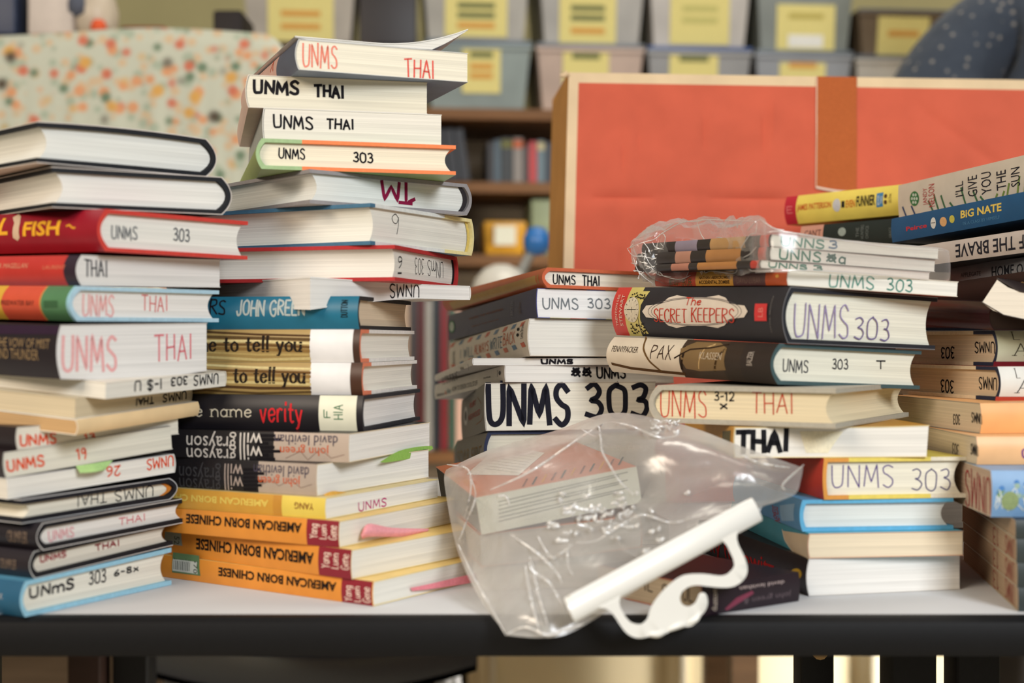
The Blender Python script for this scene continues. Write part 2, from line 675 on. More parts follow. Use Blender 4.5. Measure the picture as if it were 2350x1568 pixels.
            if op == 'h':
                lw = it[8] * Y / F
                pls, wid = glyph_lines(text, 0.0 if 'p' in opt or 's' in opt else 0.035)
                for pl in pls:
                    q = resample([box(p[0] / wid, p[1]) for p in pl], max(lw * 0.9, 0.0008))
                    V, Fc = ribbon(q, lw, 0.45 if 'p' in opt else None)
                    tgt.add(put(V), Fc, mat('ink', col))
                    if 'p' in opt or 's' in opt:          # serifs at the foot and head of upright strokes
                        for e, f_ in ((pl[0], pl[1]), (pl[-1], pl[-2])):
                            if abs(f_[0] - e[0]) < .35 * abs(f_[1] - e[1]) and len(pl) < 4:
                                tgt.add(put([box((e[0] + dx) / wid, e[1] + dy) for dx, dy in ((-.14, -.02), (.14, -.02), (.14, .025), (-.14, .025))]), [(0, 1, 2, 3)], mat('ink', col))
            else:
                V, Fc = typeset(text, it[8] if len(it) > 8 else 0)
                V, Fc = slice2d([box(*p) for p in V], Fc, cuts)
                tgt.add(put(V), Fc, mat('ink', col))
        elif op == 'p':
            V = [on(face, *q) for q in it[2]]
            V, Fc = slice2d(V, [list(range(len(V)))], cuts)
            tgt.add(put(V), Fc, mat('ink' if not is_sp else kind, it[3]))
        elif op == 'd':
            px, py, rx, ry, col = it[2:7]
            V = [on(face, px + rx * math.cos(q), py + ry * math.sin(q)) for q in [2 * math.pi * k / 24 for k in range(24)]]
            V, Fc = slice2d(V, [list(range(24))], cuts)
            tgt.add(put(V), Fc, mat('ink', col))
        elif op == 'l':
            lw = it[4] * Y / F
            V, Fc = ribbon(resample([on(face, *q) for q in it[2]], max(lw, 0.001)), lw)
            tgt.add(put(V), Fc, mat('ink', it[3]))
    root = empty(name or ('hardcover_book' if hard else 'paperback_book'), M)
    tag(root, label, 'book', group)
    cov.build('cover', root)
    pg.build('page_block', root)
    if jk:
        jk.build('dust_jacket', root)
    if flap:
        fm = MB()
        rows = []
        nn = 14
        for j in range(7):
            rows.append([loc(u, h * 0.9 * j / 6, T + 0.0004 + flap(u / w, j / 6)) for u in [w * k / nn for k in range(nn + 1)]])
        rows2 = [[(p[0], p[1], p[2] + 0.0006) for p in r] for r in rows]
        fm.grid(rows, mat('cover', PAPER))
        fm.grid(rows2, mat('cover', PAPER), True)
        lo_ = [loc(w * k / nn, .0006, T + max(.0003, flap(k / nn, 0) - .010 * math.sin(math.pi * k / nn))) for k in range(nn + 1)]
        hi_ = [loc(w * k / nn, .0006, T + .0004 + flap(k / nn, 0)) for k in range(nn + 1)]
        fm.add([q for k in range(nn + 1) for q in (lo_[k], hi_[k])], [(2 * k, 2 * k + 2, 2 * k + 3, 2 * k + 1) for k in range(nn)], mat('pages', PAPER))
        lo2 = [(q[0] + .004 * 0, q[1] + .05, q[2]) for q in lo_]
        fm.add([q for k in range(nn + 1) for q in (lo_[k], lo2[k])], [(2 * k, 2 * k + 1, 2 * k + 3, 2 * k + 2) for k in range(nn)], mat('pages', PAPER))
        fm.add([p for k in range(nn + 1) for p in (rows[0][k], rows2[0][k])], [(2 * k, 2 * k + 2, 2 * k + 3, 2 * k + 1) for k in range(nn)], mat('cover', PAPER))
        fm.add([p for j in range(7) for p in (rows[j][-1], rows2[j][-1])], [(2 * k, 2 * k + 2, 2 * k + 3, 2 * k + 1) for k in range(6)], mat('cover', PAPER))
        fm.build('loose_leaf', root)
    B.M, B.W, B.L, B.T, B.root, B.on, B.Y = M, W, L, T, root, on, Y
    BOOKS[key] = B
    return B


def sticky(label, quad_pts, col, curl=None, group='sticky notes between the pages'):
    """a paper slip as a curved strip: rows of world points, a fifth of a millimetre thick"""
    mb = MB()
    m = mat('ink', col)
    P = [[Vector(p) for p in r] for r in quad_pts]
    d = Vector((0, -0.00015, 0.00015))
    mb.grid(P, m)
    mb.grid([[p + d for p in r] for r in P], m, True)
    o = mb.build('sticky_note', merge=0)
    tag(o, label, 'sticky note', group)
    return o

# ------------------------------------------------------------------ the room
def struct(mb, name, **k):
    o = mb.build(name, **k)
    o['kind'] = 'structure'
    return o


mb = MB(); mb.box((-4.2, -2.4, -.05), (4.2, 3.5, 0), mat('wall', (196, 184, 160))); struct(mb, 'floor')
mb = MB(); mb.box((-4.2, 3.4, 0), (4.2, 3.5, 3.0), mat('wall', (168, 160, 118))); struct(mb, 'wall_back')
mb = MB(); mb.box((-4.2, 3.375, 0), (4.2, 3.4, .10), mat('wall', (120, 110, 96))); struct(mb, 'baseboard_back')
mb = MB(); mb.box((-4.3, -2.4, 0), (-4.2, 3.5, 3.0), mat('wall', (176, 168, 136))); struct(mb, 'wall_left')
mb = MB(); mb.box((4.2, -2.4, 0), (4.3, 3.5, 3.0), mat('wall', (176, 168, 136))); struct(mb, 'wall_right')

# ------------------------------------------------------------------ the table
tbl = empty('work_table', Matrix.Translation((0.1, 1.24, 0)))
tag(tbl, 'grey-topped table with a thick black front edge carrying all the book stacks', 'table')
Tm = Matrix.Translation((0, 0, 0))


def part(mb, name, root, **k):
    return mb.build(name, root, M=Matrix.Identity(4), **k)


mb = MB(); mb.box((-1.0, .834, TABLE - .024), (1.2, 1.66, TABLE), mat('wall', (206, 207, 208)), .0006); part(mb, 'tabletop', tbl)
mb = MB()
prof = [(.8345, TABLE + .0002), (.829, TABLE - .0003), (.8255, TABLE - .003), (.8245, TABLE - .008), (.8245, TABLE - .019), (.826, TABLE - .0235), (.8345, TABLE - .0248)]
mb.grid([[Vector((x, p[0], p[1])) for p in prof] for x in (-1.0, 1.2)], mat('black', (11, 11, 13)))
mb.grid([[Vector((x, .834, TABLE)), Vector((x, .834, TABLE - .0245)), Vector((x, 1.66, TABLE - .0245)), Vector((x, 1.66, TABLE))] for x in (1.2, 1.203)], mat('black', (11, 11, 13)))
part(mb, 'edge_band', tbl)
mb = MB(); mb.box((-.95, .93, TABLE - .04), (1.15, .95, TABLE - .024), mat('black', (24, 24, 26))); part(mb, 'apron', tbl)
for x, y, w in ((-.40, 1.0, .04), (.284, .98, .033), (.33, .98, .032), (-.42, 1.52, .04), (1.1, 1.52, .04), (1.1, .98, .036)):
    mb = MB(); mb.box((x - w / 2, y - w / 2, 0), (x + w / 2, y + w / 2, TABLE - .024), mat('black', (22, 22, 24)), .004); part(mb, 'leg', tbl)
mb = MB(); mb.box((.222, 1.05, .40), (.248, 1.08, TABLE - .024), mat('black', (22, 22, 24)), .003)
lg = part(mb, 'bracket', tbl)
mb = MB(); mb.tube([(.236, 1.051, .672), (.236, 1.045, .672)], .006, mat('plastic', (186, 150, 90))); mb.build('screw', lg, M=Matrix.Identity(4))
mb = MB(); mb.box((-.024, 1.0, TABLE - .036), (-.011, 1.02, TABLE - .024), mat('black', (22, 22, 24)), .002); part(mb, 'bracket', tbl)

# ------------------------------------------------------------------ the red box
bx = empty('cardboard_box', Matrix.Translation((.35, 1.45, TABLE)))
tag(bx, 'large red-faced cardboard box with cream borders standing behind the right-hand books', 'box')
YB = 1.40
P_tl, P_tr = at(1305, 166, YB), at(2560, 187, YB + .05)
P_bl = Vector((at(1279, 700, YB).x, YB, TABLE + .0005)); P_br = Vector((P_tr.x + .005, YB + .05, TABLE + .0005))


def creases(u, v):
    """relief of the dented face, metres; u 0..1 across, v 0..1 down"""
    r = 0
    for a, w, s, lim in ((.285, .006, -.0016, (0, .46)), (.30, .008, .0022, (.56, 1)), (.25, .006, -.0012, (.80, 1))):
        vv = a + .012 * math.sin(u * 23) * (1 if lim[0] > .5 else .2)
        m = max(0, min(1, (u - lim[0]) * 12)) * max(0, min(1, (lim[1] - u) * 12))
        r += s * math.exp(-((v - vv) / w) ** 2) * m
    for a, w, s in ((.118, .003, -.0007), (.17, .003, .0005), (.235, .003, -.0008), (.342, .003, -.0010), (.362, .004, .0012), (.09, .002, -.0008)):
        r += s * math.exp(-((u - a - .01 * math.sin(v * 5)) / w) ** 2)
    d = (u - .62) * .9 - (v - .06) * 1.0
    r += -.0014 * math.exp(-(d / .012) ** 2) * max(0, min(1, (.30 - v) * 12)) * max(0, min(1, (u - .6) * 20))
    r *= 2.2
    r += .0035 * noise.noise(Vector((u * 5, v * 3, 2))) + .0012 * noise.noise(Vector((u * 22, v * 14, 5)))
    return r


def box_pt(u, v, out=0.0):
    p = P_tl.lerp(P_tr, u).lerp(P_bl.lerp(P_br, u), v)
    return p + Vector((.03, -1, 0)) * (creases(u, v) * max(0, min(1, (v - .02) * 20)) * max(0, min(1, (u - .015) * 40)) + out)


wid, hei = (P_tr - P_tl).length, (P_tl - P_bl).length
um, vm = .0105 / wid, .0105 / hei
us = [0, um] + [um + (1 - um) * k / 110 for k in range(1, 111)]
vs = [0, vm] + [vm + (1 - vm) * k / 70 for k in range(1, 71)]
RED_BOX, CREAM_BOX = mat('card', (208, 100, 76)), mat('card', (228, 204, 166))
mb = MB()
mb.grid([[box_pt(u, v) for u in us[1:]] for v in vs[1:]], RED_BOX)
mb.grid([[box_pt(u, v) for u in us] for v in vs[:2]], CREAM_BOX)
mb.grid([[box_pt(u, v) for u in us[:2]] for v in vs[1:]], CREAM_BOX)
BK = Vector((-.012, .16, 0))
TAN = mat('card', (196, 144, 84))
mb.grid([[box_pt(0, v) + BK * t for t in (0, .5, 1)] for v in vs], TAN)
mb.grid([[box_pt(u, 0) + BK * t for t in (0, .03, 1)] for u in us], TAN)
mb.grid([[box_pt(1, v) + BK * t for t in (0, 1)] for v in vs], TAN)
mb.grid([[box_pt(u, v) + BK for u in (0, 1)] for v in (0, 1)], TAN)
part(mb, 'carton', bx, merge=.0002)
mb = MB()
T0, T1, TV = .4445, .518, .262
tp = [[box_pt(T0 + (T1 - T0) * i / 8, TV * j / 14 + (.010 * math.sin(i / 8 * 2.0) * (j / 14)), .0012) for i in range(9)] for j in range(15)]
mb.grid(tp, mat('ink', (182, 98, 54)))
mb.grid([[p + Vector((0, .0006, 0)) for p in r] for r in tp], mat('ink', (182, 98, 54)), True)
tpo = part(mb, 'packing_tape', bx)
mb = MB()
mb.tube([p + Vector((0, -.0006, 0)) for p in tp[-1]], .0014, mat('gloss', (232, 214, 196)), 8)
mb.tube([r[0] + Vector((0, -.0004, 0)) for r in tp], .0006, mat('gloss', (226, 190, 164)), 6)
mb.build('torn_edge', tpo, M=Matrix.Identity(4))
mb = MB()
mb.tube([box_pt(0, 0) + Vector((-.001, 0, -.001)), box_pt(0, 0) + Vector((-.005, .0, -.0035)), box_pt(0, 0) + Vector((-.009, .0, -.003))], [.0035, .0025, .0008], CREAM_BOX, 8)
part(mb, 'frayed_corner', bx)

# ------------------------------------------------------------------ bookcase far behind
SH = math.radians(5)
SO = Vector((at(960, 0, 2.72).x, 2.72, 0))
SX, SY = Vector((math.cos(SH), math.sin(SH), 0)), Vector((-math.sin(SH), math.cos(SH), 0))
SM = Matrix(((SX.x, SY.x, 0, SO.x), (SX.y, SY.y, 0, SO.y), (0, 0, 1, 0), (0, 0, 0, 1)))


def sx(px):
    """distance along the shelf front of a picture column"""
    k = (px - CX) / F
    return (k * SO.y - SO.x) / (SX.x - k * SX.y)


def sz(px, py):
    return CAM.z - (py - HY) / F * (SO + SX * sx(px)).y


case = empty('bookcase', SM)
tag(case, 'brown bookcase far behind the table, holding bins and books', 'bookcase')
WOOD, WDK = mat('wood', (126, 88, 54)), mat('wood', (84, 66, 48))
X0, X1 = sx(905), sx(2260)
Z0, Z1, Z2 = sz(1150, 250), sz(1150, 418), sz(1150, 585)
LV = [.16, .42, .69, Z2, Z1, Z0]
for z in LV:
    mb = MB(); mb.box((X0, -.004, z - .022), (X1, .30, z), WOOD, .001); mb.build('shelf', case)
for x in (X0 - .02, X1):
    mb = MB(); mb.box((x, -.004, 0), (x + .02, .30, Z0 - .022), WDK); mb.build('side_panel', case)
mb = MB(); mb.box((X0, .29, 0), (X1, .30, Z0 - .022), mat('wood', (120, 104, 84))); mb.build('back_panel', case)

# plastic bins in two rows on top of it
def bin_(px0, px1, pyb, pyt, lab, tint, label, stain, lid=None):
    x0, x1 = sx(px0), sx(px1)
    z0, z1 = sz((px0 + px1) / 2, pyb), sz((px0 + px1) / 2, pyt)
    d = .28
    M = SM @ Matrix.Translation(((x0 + x1) / 2, .01, z0))
    r = empty('storage_bin', M)
    tag(r, label, 'storage bin', 'labelled storage bins')
    w, h = (x1 - x0) / 2, z1 - z0
    m = mat('frost', tint)
    mb = MB()
    fr = lambda a, z, t: (a, (d / 2) - (d / 2) * t, z)
    ring = lambda t, z: [(-w * t, d / 2 - d / 2 * t, z), (w * t, d / 2 - d / 2 * t, z), (w * t, d / 2 + d / 2 * t, z), (-w * t, d / 2 + d / 2 * t, z)]
    R = [ring(.86, 0), ring(.97, h * .86), ring(1, h * .87), ring(1, h * .93)]
    mb.grid([q + q[:1] for q in R], m)
    mb.add(ring(.86, 0), [(0, 3, 2, 1)], m)
    mb.add(ring(.84, .004), [(0, 1, 2, 3)], m)
    inn = [ring(.84, .004), ring(.955, h * .92)]
    mb.grid([q + q[:1] for q in inn], m)
    mb.build('tub', r)
    mb = MB()
    mb.box((-w * 1.0, -.002, h * .93), (w * 1.0, d + .002, h), mat('plastic', lid or (96, 104, 116)), .004)
    mb.build('lid', r)
    if lab:
        a0, a1, b1, b0 = lab
        lx0, lx1 = sx(a0) - (x0 + x1) / 2, sx(a1) - (x0 + x1) / 2
        lz0, lz1 = sz(a0, b0) - z0, sz(a0, b1) - z0
        yy = lambda z: d / 2 - d / 2 * (.86 + .11 * z / (h * .86)) - .002
        lm = MB()
        lm.add([(lx0, yy(lz0), lz0), (lx1, yy(lz0), lz0), (lx1, yy(lz1), lz1), (lx0, yy(lz1), lz1), (lx0, yy(lz0) + .0012, lz0), (lx1, yy(lz0) + .0012, lz0), (lx1, yy(lz1) + .0012, lz1), (lx0, yy(lz1) + .0012, lz1)],
               [(0, 1, 2, 3), (4, 7, 6, 5), (0, 4, 5, 1), (3, 2, 6, 7), (0, 3, 7, 4), (1, 5, 6, 2)], mat('ink', (224, 212, 140)))
        for q, c in stain:
            zz = lz0 + (lz1 - lz0) * q
            t = (lx1 - lx0)
            lm.add([(lx0 + t * .2, yy(zz) - .0006, zz), (lx0 + t * .8, yy(zz) - .0006, zz), (lx0 + t * .8, yy(zz + .012) - .0006, zz + .012), (lx0 + t * .2, yy(zz + .012) - .0006, zz + .012)], [(0, 1, 2, 3)], mat('ink', c))
        lm.build('label', r)
    return r


OG, GN = (214, 160, 84), (120, 124, 84)
bin_(975, 1222, 246, 88, (1062, 1150, 102, 208), (138, 150, 146), 'bin with a yellow label right above the bare shelf, beside the topmost lifted leaf', [(.75, GN), (.5, OG), (.3, OG)], (86, 100, 112))
bin_(1232, 1482, 248, 96, (1294, 1400, 116, 196), (190, 166, 150), 'pinkish bin behind the top left corner of the red box, lower row', [(.8, GN)], (110, 116, 124))
bin_(1488, 1730, 252, 104, (1540, 1652, 122, 200), (150, 150, 150), 'lower row bin with the bright blue lid, seen over the red box', [(.8, GN)], (70, 92, 140))
bin_(1737, 1962, 256, 112, (1794, 1900, 140, 205), (150, 154, 160), 'lower row bin in front of the white-stained label bin, seen over the red box', [(.8, OG)], (96, 106, 116))
bin_(1968, 2200, 260, 124, None, (196, 192, 184), "lower row bin half hidden by the person's sleeve", [], (84, 92, 104))
bin_(966, 1222, 86, -110, (1022, 1166, -40, 76), (170, 166, 156), 'upper row bin with orange line on a yellow label, leftmost over the bookcase', [(.55, GN), (.36, GN), (.16, OG)])
bin_(1236, 1488, 94, -100, (1287, 1418, -30, 92), (168, 164, 156), 'upper row bin with dark and orange lines, above the left corner of the red box', [(.6, GN), (.42, GN), (.18, OG)])
bin_(1490, 1732, 102, -96, (1543, 1680, -26, 94), (190, 184, 176), 'upper row bin with a plain faint yellow label, above the bright blue lid', [(.62, (196, 190, 120)), (.4, (196, 190, 120))])
bin_(1738, 1970, 110, -90, (1790, 1924, 4, 114), (130, 136, 130), 'upper row bin whose label has a white patch at its foot', [(.7, (190, 176, 100)), (.12, (236, 236, 230)), (.25, (236, 236, 230))])
bin_(1974, 2210, 122, 18, (2022, 2140, 34, 122), (120, 104, 84), "small bin with a yellow label just left of the person's shoulder", [(.5, OG)])
bin_(548, 822, 92, -120, (612, 764, -40, 88), (176, 168, 156), 'wide bin with two orange lines, behind the lifted leaf and left of the rest', [(.45, OG), (.22, OG)])
# its stand
mb = MB(); mb.box((sx(470), 0, 0), (sx(865), .30, sz(680, 94)), mat('wood', (70, 54, 44)), .004)
o = mb.build('storage_cabinet', M=SM); tag(o, 'dark brown cabinet under the wide bin, behind the floral cloth', 'cabinet')
mb = MB(); mb.box((sx(822), .02, sz(680, 94)), (sx(958), .26, sz(680, -80)), mat('cover', (40, 34, 34)), .006)
o = mb.build('dark_case', M=SM); tag(o, 'dark case standing between the wide bin and the bookcase bins', 'case')
o.location.z += 0

# books and things on its shelves
def shelf_book(px0, px1, py, col, label, group, lean=0.0, zbase=None, band=None, depth=.16):
    x0, x1 = sx(px0), sx(px1)
    zb = zbase
    h = sz(px0, py) - zb
    M = SM @ Matrix.Translation((x0, .03, zb + .0005)) @ Matrix.Rotation(lean, 4, 'Y')
    r = empty('shelved_book', M)
    tag(r, label, 'book', group)
    w = x1 - x0 - .0008
    c = mat('cover', col)
    mb = MB()
    mb.box((0, 0, 0), (w, .002, h), c); mb.box((0, .002, 0), (.002, depth, h), c); mb.box((w - .002, .002, 0), (w, depth, h), c)
    if band:
        mb.box((0, -.0006, h * .78), (w, 0.0, h * .95), mat('ink', band))
    mb.build('cover', r)
    mb = MB(); mb.box((.002, .002, .003), (w - .002, depth - .004, h - .003), mat('pages', PAPER)); mb.build('page_block', r)
    return r


gS = 'small books standing on the upper bookcase shelf'
row = [(1122, 1136, 322, (40, 34, 32), None, 'dark brown book at the left end of the shelved row'), (1137, 1152, 316, (70, 86, 96), None, 'slate blue book second in the shelved row'), (1153, 1180, 312, (34, 36, 34), (120, 120, 80), 'black book with olive top band in the shelved row'),
       (1181, 1204, 312, (128, 120, 112), (196, 110, 80), 'grey book with an orange top in the shelved row'), (1205, 1217, 330, (60, 46, 40), None, 'short dark book left of the red one in the shelved row'), (1218, 1236, 320, (178, 48, 46), None, 'bright red book in the shelved row'),
       (1237, 1254, 318, (96, 116, 124), (200, 190, 150), 'pale blue book right of the red one in the shelved row'), (1255, 1278, 322, (36, 42, 52), None, 'dark navy book touching the red box edge in the shelved row')]
for a, b_, py, c, bd, lb in row:
    shelf_book(a, b_, py, c, lb, gS, zbase=Z1, band=bd)
for k, (a, lb) in enumerate(((1012, 'black binder leaning at the left of the upper shelf'), (1036, 'black binder leaning in the middle of three on the upper shelf'), (1060, 'black binder leaning nearest the small shelved books'))):
    shelf_book(a, a + 22, 292, (30, 30, 34), lb, 'black binders leaning on the upper shelf', lean=-.14, zbase=Z1 + .004, depth=.2)
    bpy.context.view_layer.update()
yb_ = empty('file_tub', SM @ Matrix.Translation((sx(1162), .12, Z2 + .0005)))
tag(yb_, 'yellow tub with a white label on the lower bookcase shelf', 'tub')
hw = (sx(1212) - sx(1112)) / 2; hh = sz(1160, 505) - Z2
mb = MB(); mb.box((-hw, -.09, 0), (hw, .1, hh), mat('plastic', (206, 150, 42)), .006, .9); mb.build('body', yb_)
mb = MB(); mb.box((-hw * .5, -.0935, hh * .3), (hw * .5, -.0915, hh * .86), mat('ink', (222, 220, 200))); mb.build('label', yb_)
mb = MB(); mb.box((sx(1222), .03, Z2 + .0005), (sx(1330), .2, Z2 + .115), mat('frost', (150, 160, 120)), .004)
o = mb.build('picture_book', M=SM); tag(o, 'pale green and yellow book beside the yellow tub', 'book')
# lower shelves: blurred rows seen between the stacks
gL = 'mixed books on the middle bookcase shelf'
colr = [(58, 46, 40), (176, 150, 126), (66, 60, 60), (84, 40, 40), (150, 146, 138), (40, 44, 48), (120, 40, 44), (60, 84, 70), (210, 170, 150), (44, 40, 44), (96, 100, 104), (200, 196, 186)]
names = 'umber tan charcoal wine putty ink maroon pine peach sooty pewter bone'.split()
for k in range(12):
    a = 905 + k * 18
    shelf_book(a, a + 17, 640 + (k * 37) % 50, colr[k], '%s-coloured book blurred on the middle shelf between the stacks' % names[k], gL, zbase=LV[2])
gM = 'books lying on the lower bookcase shelf'
for k, (c, nm) in enumerate((((70, 64, 54), 'olive'), ((200, 198, 190), 'whitish'), ((86, 110, 76), 'leaf green'), ((40, 36, 36), 'blackish'))):
    mb = MB(); z = LV[1] + k * .034
    mb.box((sx(930), .02, z + .0005), (sx(1085) - k * .012, .2, z + .033), mat('cover', c), .003)
    o = mb.build('flat_book', M=SM); tag(o, '%s book lying in a blurred pile low between the stacks' % nm, 'book', gM)
# white lamp with a blue joint in front of the bookcase
lp = empty('desk_lamp', Matrix.Translation((at(1150, 0, 2.2).x, 2.2, TABLE - .05)))
tag(lp, 'white domed lamp with a grey arm and blue knob, blurred behind the orange hardcover', 'lamp')
cz = at(1150, 660, 2.2)
mb = MB(); mb.lathe(cz - Vector((0, 0, .02)), [(.052, -.01), (.05, .012), (.042, .034), (.028, .05), (.012, .057), (.0, .058)], mat('plastic', (226, 224, 214))); mb.build('shade', lp, M=Matrix.Identity(4), smooth=60)
mb = MB(); mb.tube([at(1196, 625, 2.2), at(1228, 560, 2.2)], .008, mat('plastic', (150, 152, 148))); mb.build('arm', lp, M=Matrix.Identity(4))
mb = MB(); c = at(1232, 556, 2.2)
mb.lathe(c - Vector((0, 0, .02)), [(0.0, -.002), (.016, .002), (.022, .014), (.022, .028), (.014, .042), (0, .046)], mat('plastic', (50, 116, 186))); mb.build('knob', lp, M=Matrix.Identity(4), smooth=60)
mb = MB(); mb.tube([cz + Vector((0, 0, -.02)), cz + Vector((0, .01, -.12)), (cz.x, 2.21, .62)], .009, mat('plastic', (170, 170, 166))); mb.lathe((cz.x, 2.21, .602), [(0, .03), (.03, .026), (.08, .01), (.085, 0), (0, 0)], mat('plastic', (200, 200, 194))); mb.build('stand', lp, M=Matrix.Identity(4))
mb = MB(); mb.box((cz.x - .25, 2.05, .56), (cz.x + .4, 2.4, .60), mat('wood', (120, 92, 66)), .004)
for dx in (-.22, .37):
    for dy in (2.08, 2.37):
        mb.box((cz.x + dx - .02, dy - .02, 0), (cz.x + dx + .02, dy + .02, .56), mat('wood', (110, 84, 60)))
o = mb.build('side_table'); tag(o, 'low brown side table carrying the white domed lamp', 'table')

# beige cupboard seen under the table
cb = empty('low_cupboard', Matrix.Translation((.35, 2.55, 0)))
tag(cb, 'beige low cupboard seen blurred under the table', 'cupboard')
mb = MB(); mb.box((-.08, 2.46, .02), (1.3, 2.64, .52), mat('wall', (232, 216, 178)), .004); part(mb, 'carcass', cb)
for k in range(4):
    mb = MB(); mb.box((-.06 + k * .34, 2.445, .05), (.265 + k * .34, 2.4585, .50), mat('wall', (238, 224, 188)), .004); dr = part(mb, 'door', cb)
    mb = MB(); mb.box((-.04 + k * .34, 2.43, .28), (-.028 + k * .34, 2.445, .36), mat('plastic', (220, 212, 190)), .002); mb.build('handle', dr, M=Matrix.Identity(4))

# black chair behind the table
ch = empty('plastic_chair', Matrix.Translation((at(730, 0, 1.82).x, 1.82, 0)))
tag(ch, 'glossy black plastic chair seen under the table at the left', 'chair')
cxx = at(730, 0, 1.82).x
mb = MB()
rows = []
for j in range(9):
    v = j / 8
    rows.append([Vector((cxx + (i / 12 - .5) * .43, 1.69 + .26 * v, .505 + .035 * (2 * (i / 12) - 1) ** 2 + .03 * (1 - v) ** 4 * -1 + .008 * math.sin(v * 5))) for i in range(13)])
mb.grid(rows, mat('gloss', (26, 26, 30))); mb.grid([[p - Vector((0, 0, .008)) for p in r] for r in rows], mat('gloss', (26, 26, 30)), True)
part(mb, 'seat', ch, smooth=60)
mb = MB()
rows = [[Vector((cxx + (i / 12 - .5) * .41, 1.945 + .0 * v + .02 * (1 - (2 * i / 12 - 1) ** 2),   .53 + .16 * v)) for i in range(13)] for v in [j / 6 for j in range(7)]]
mb.grid(rows, mat('gloss', (26, 26, 30))); mb.grid([[p + Vector((0, .008, 0)) for p in r] for r in rows], mat('gloss', (26, 26, 30)), True)
part(mb, 'backrest', ch, smooth=60)
for sx_ in (-1, 1):
    mb = MB(); mb.tube([(cxx + sx_ * .17, 1.73, .50), (cxx + sx_ * .21, 1.70, .01)], .011, mat('plastic', (150, 150, 152))); part(mb, 'leg', ch)
    mb = MB(); mb.tube([(cxx + sx_ * .19, 1.955, .56), (cxx + sx_ * .17, 1.92, .50), (cxx + sx_ * .21, 1.95, .01)], .011, mat('plastic', (150, 150, 152))); part(mb, 'leg', ch)
# brown post of something at the far left under the table
mb = MB(); mb.box((at(205, 0, 1.5).x - .018, 1.48, 0), (at(205, 0, 1.5).x + .018, 1.52, .62), mat('wood', (58, 38, 30)), .003)
mb.box((at(205, 0, 1.5).x - .16, 1.40, .0), (at(205, 0, 1.5).x + .16, 1.6, .03), mat('wood', (50, 34, 28)), .003); mb.box((at(205, 0, 1.5).x - .14, 1.42, .62), (at(205, 0, 1.5).x + .12, 1.58, .645), mat('wood', (50, 34, 28)), .003)
o = mb.build('plant_stand'); tag(o, 'dark brown wooden stand under the table at the far left', 'stand')

# ------------------------------------------------------------------ floral cloth over a cabinet, upper left
def floral():
    m, nt, b = nodes_of('floral_cloth')
    N, L = nt.nodes, nt.links
    tc = N.new('ShaderNodeTexCoord')
    last = None
    base = (186, 188, 170)
    cur = N.new('ShaderNodeRGB'); cur.outputs[0].default_value = lin(base); cur = cur.outputs[0]
    for sc, th, off, col in ((48, .34, 3.1, (196, 172, 140)), (40, .30, 9.7, (160, 170, 150)), (30, .24, 0.0, (204, 146, 104)), (27, .20, 5.2, (104, 124, 100)), (24, .18, 2.3, (192, 108, 82)), (22, .19, 7.7, (202, 154, 80)), (18, .16, 6.1, (78, 66, 52))):
        mp = N.new('ShaderNodeMapping'); mp.inputs['Location'].default_value = (off, off * .7, off * 1.3)
        L.new(tc.outputs['Object'], mp.inputs[0])
        vo = N.new('ShaderNodeTexVoronoi'); vo.inputs['Scale'].default_value = sc
        L.new(mp.outputs[0], vo.inputs['Vector'])
        mr = N.new('ShaderNodeMapRange'); mr.inputs[1].default_value = th + .08; mr.inputs[2].default_value = th - .06
        L.new(vo.outputs['Distance'], mr.inputs[0])
        mx = N.new('ShaderNodeMix'); mx.data_type = 'RGBA'
        L.new(mr.outputs[0], mx.inputs[0]); L.new(cur, mx.inputs[6]); mx.inputs[7].default_value = lin(col)
        cur = mx.outputs[2]
    L.new(cur, b.inputs['Base Color']); b.inputs['Roughness'].default_value = .85
    return m


fx0, fx1 = at(-260, 0, 2.0).x, at(648, 0, 2.0).x
ftop = at(300, 76, 2.0).z
fc = empty('cloth_cabinet', Matrix.Translation(((fx0 + fx1) / 2, 2.15, 0)))
tag(fc, 'cabinet covered with pale floral cloth, upper left behind the first two stacks', 'cabinet')
mb = MB(); mb.box((fx0 + .02, 2.02, 0), (fx1 - .02, 2.30, ftop - .02), mat('wood', (110, 90, 70))); part(mb, 'carcass', fc)
mb = MB()
rows = []
NI = 90
for j in range(40):
    v = j / 39
    r = []
    for i in range(NI + 1):
        u = i / NI
        x = fx0 + (fx1 - fx0) * u
        zt = ftop - .02 * max(0, (u - .93) / .07) ** 3 - .006 * math.sin(u * 7)
        if v < .18:
            q = v / .18
            y, z = 2.30 - .29 * q, zt + .004
        else:
            q = (v - .18) / .82
            fold = .012 * q * math.sin(u * 34 + 1.5 * math.sin(q * 3)) + .006 * math.sin(u * 90) * q
            y, z = 2.008 - .012 * math.sin(min(1, q * 6) * math.pi / 2) - abs(fold) * .8, zt + .004 - q * (zt - .56)
        x += .02 * max(0, (v - .3)) * (u - .5)
        r.append(Vector((x, y, z)))
    rows.append(r)
mb.grid(rows, floral()); part(mb, 'floral_cloth', fc, smooth=80)
# things on top of it
def on_cloth(name, px0, px1, pyt, y, dep, col, label, cat, kind='cover', bev=.006):
    mb = MB(); mb.box((at(px0, 0, y).x, y, ftop + .011), (at(px1, 0, y).x, y + dep, at(px0, pyt, y).z), mat(kind, col), bev)
    o = mb.build(name); tag(o, label, cat); return o


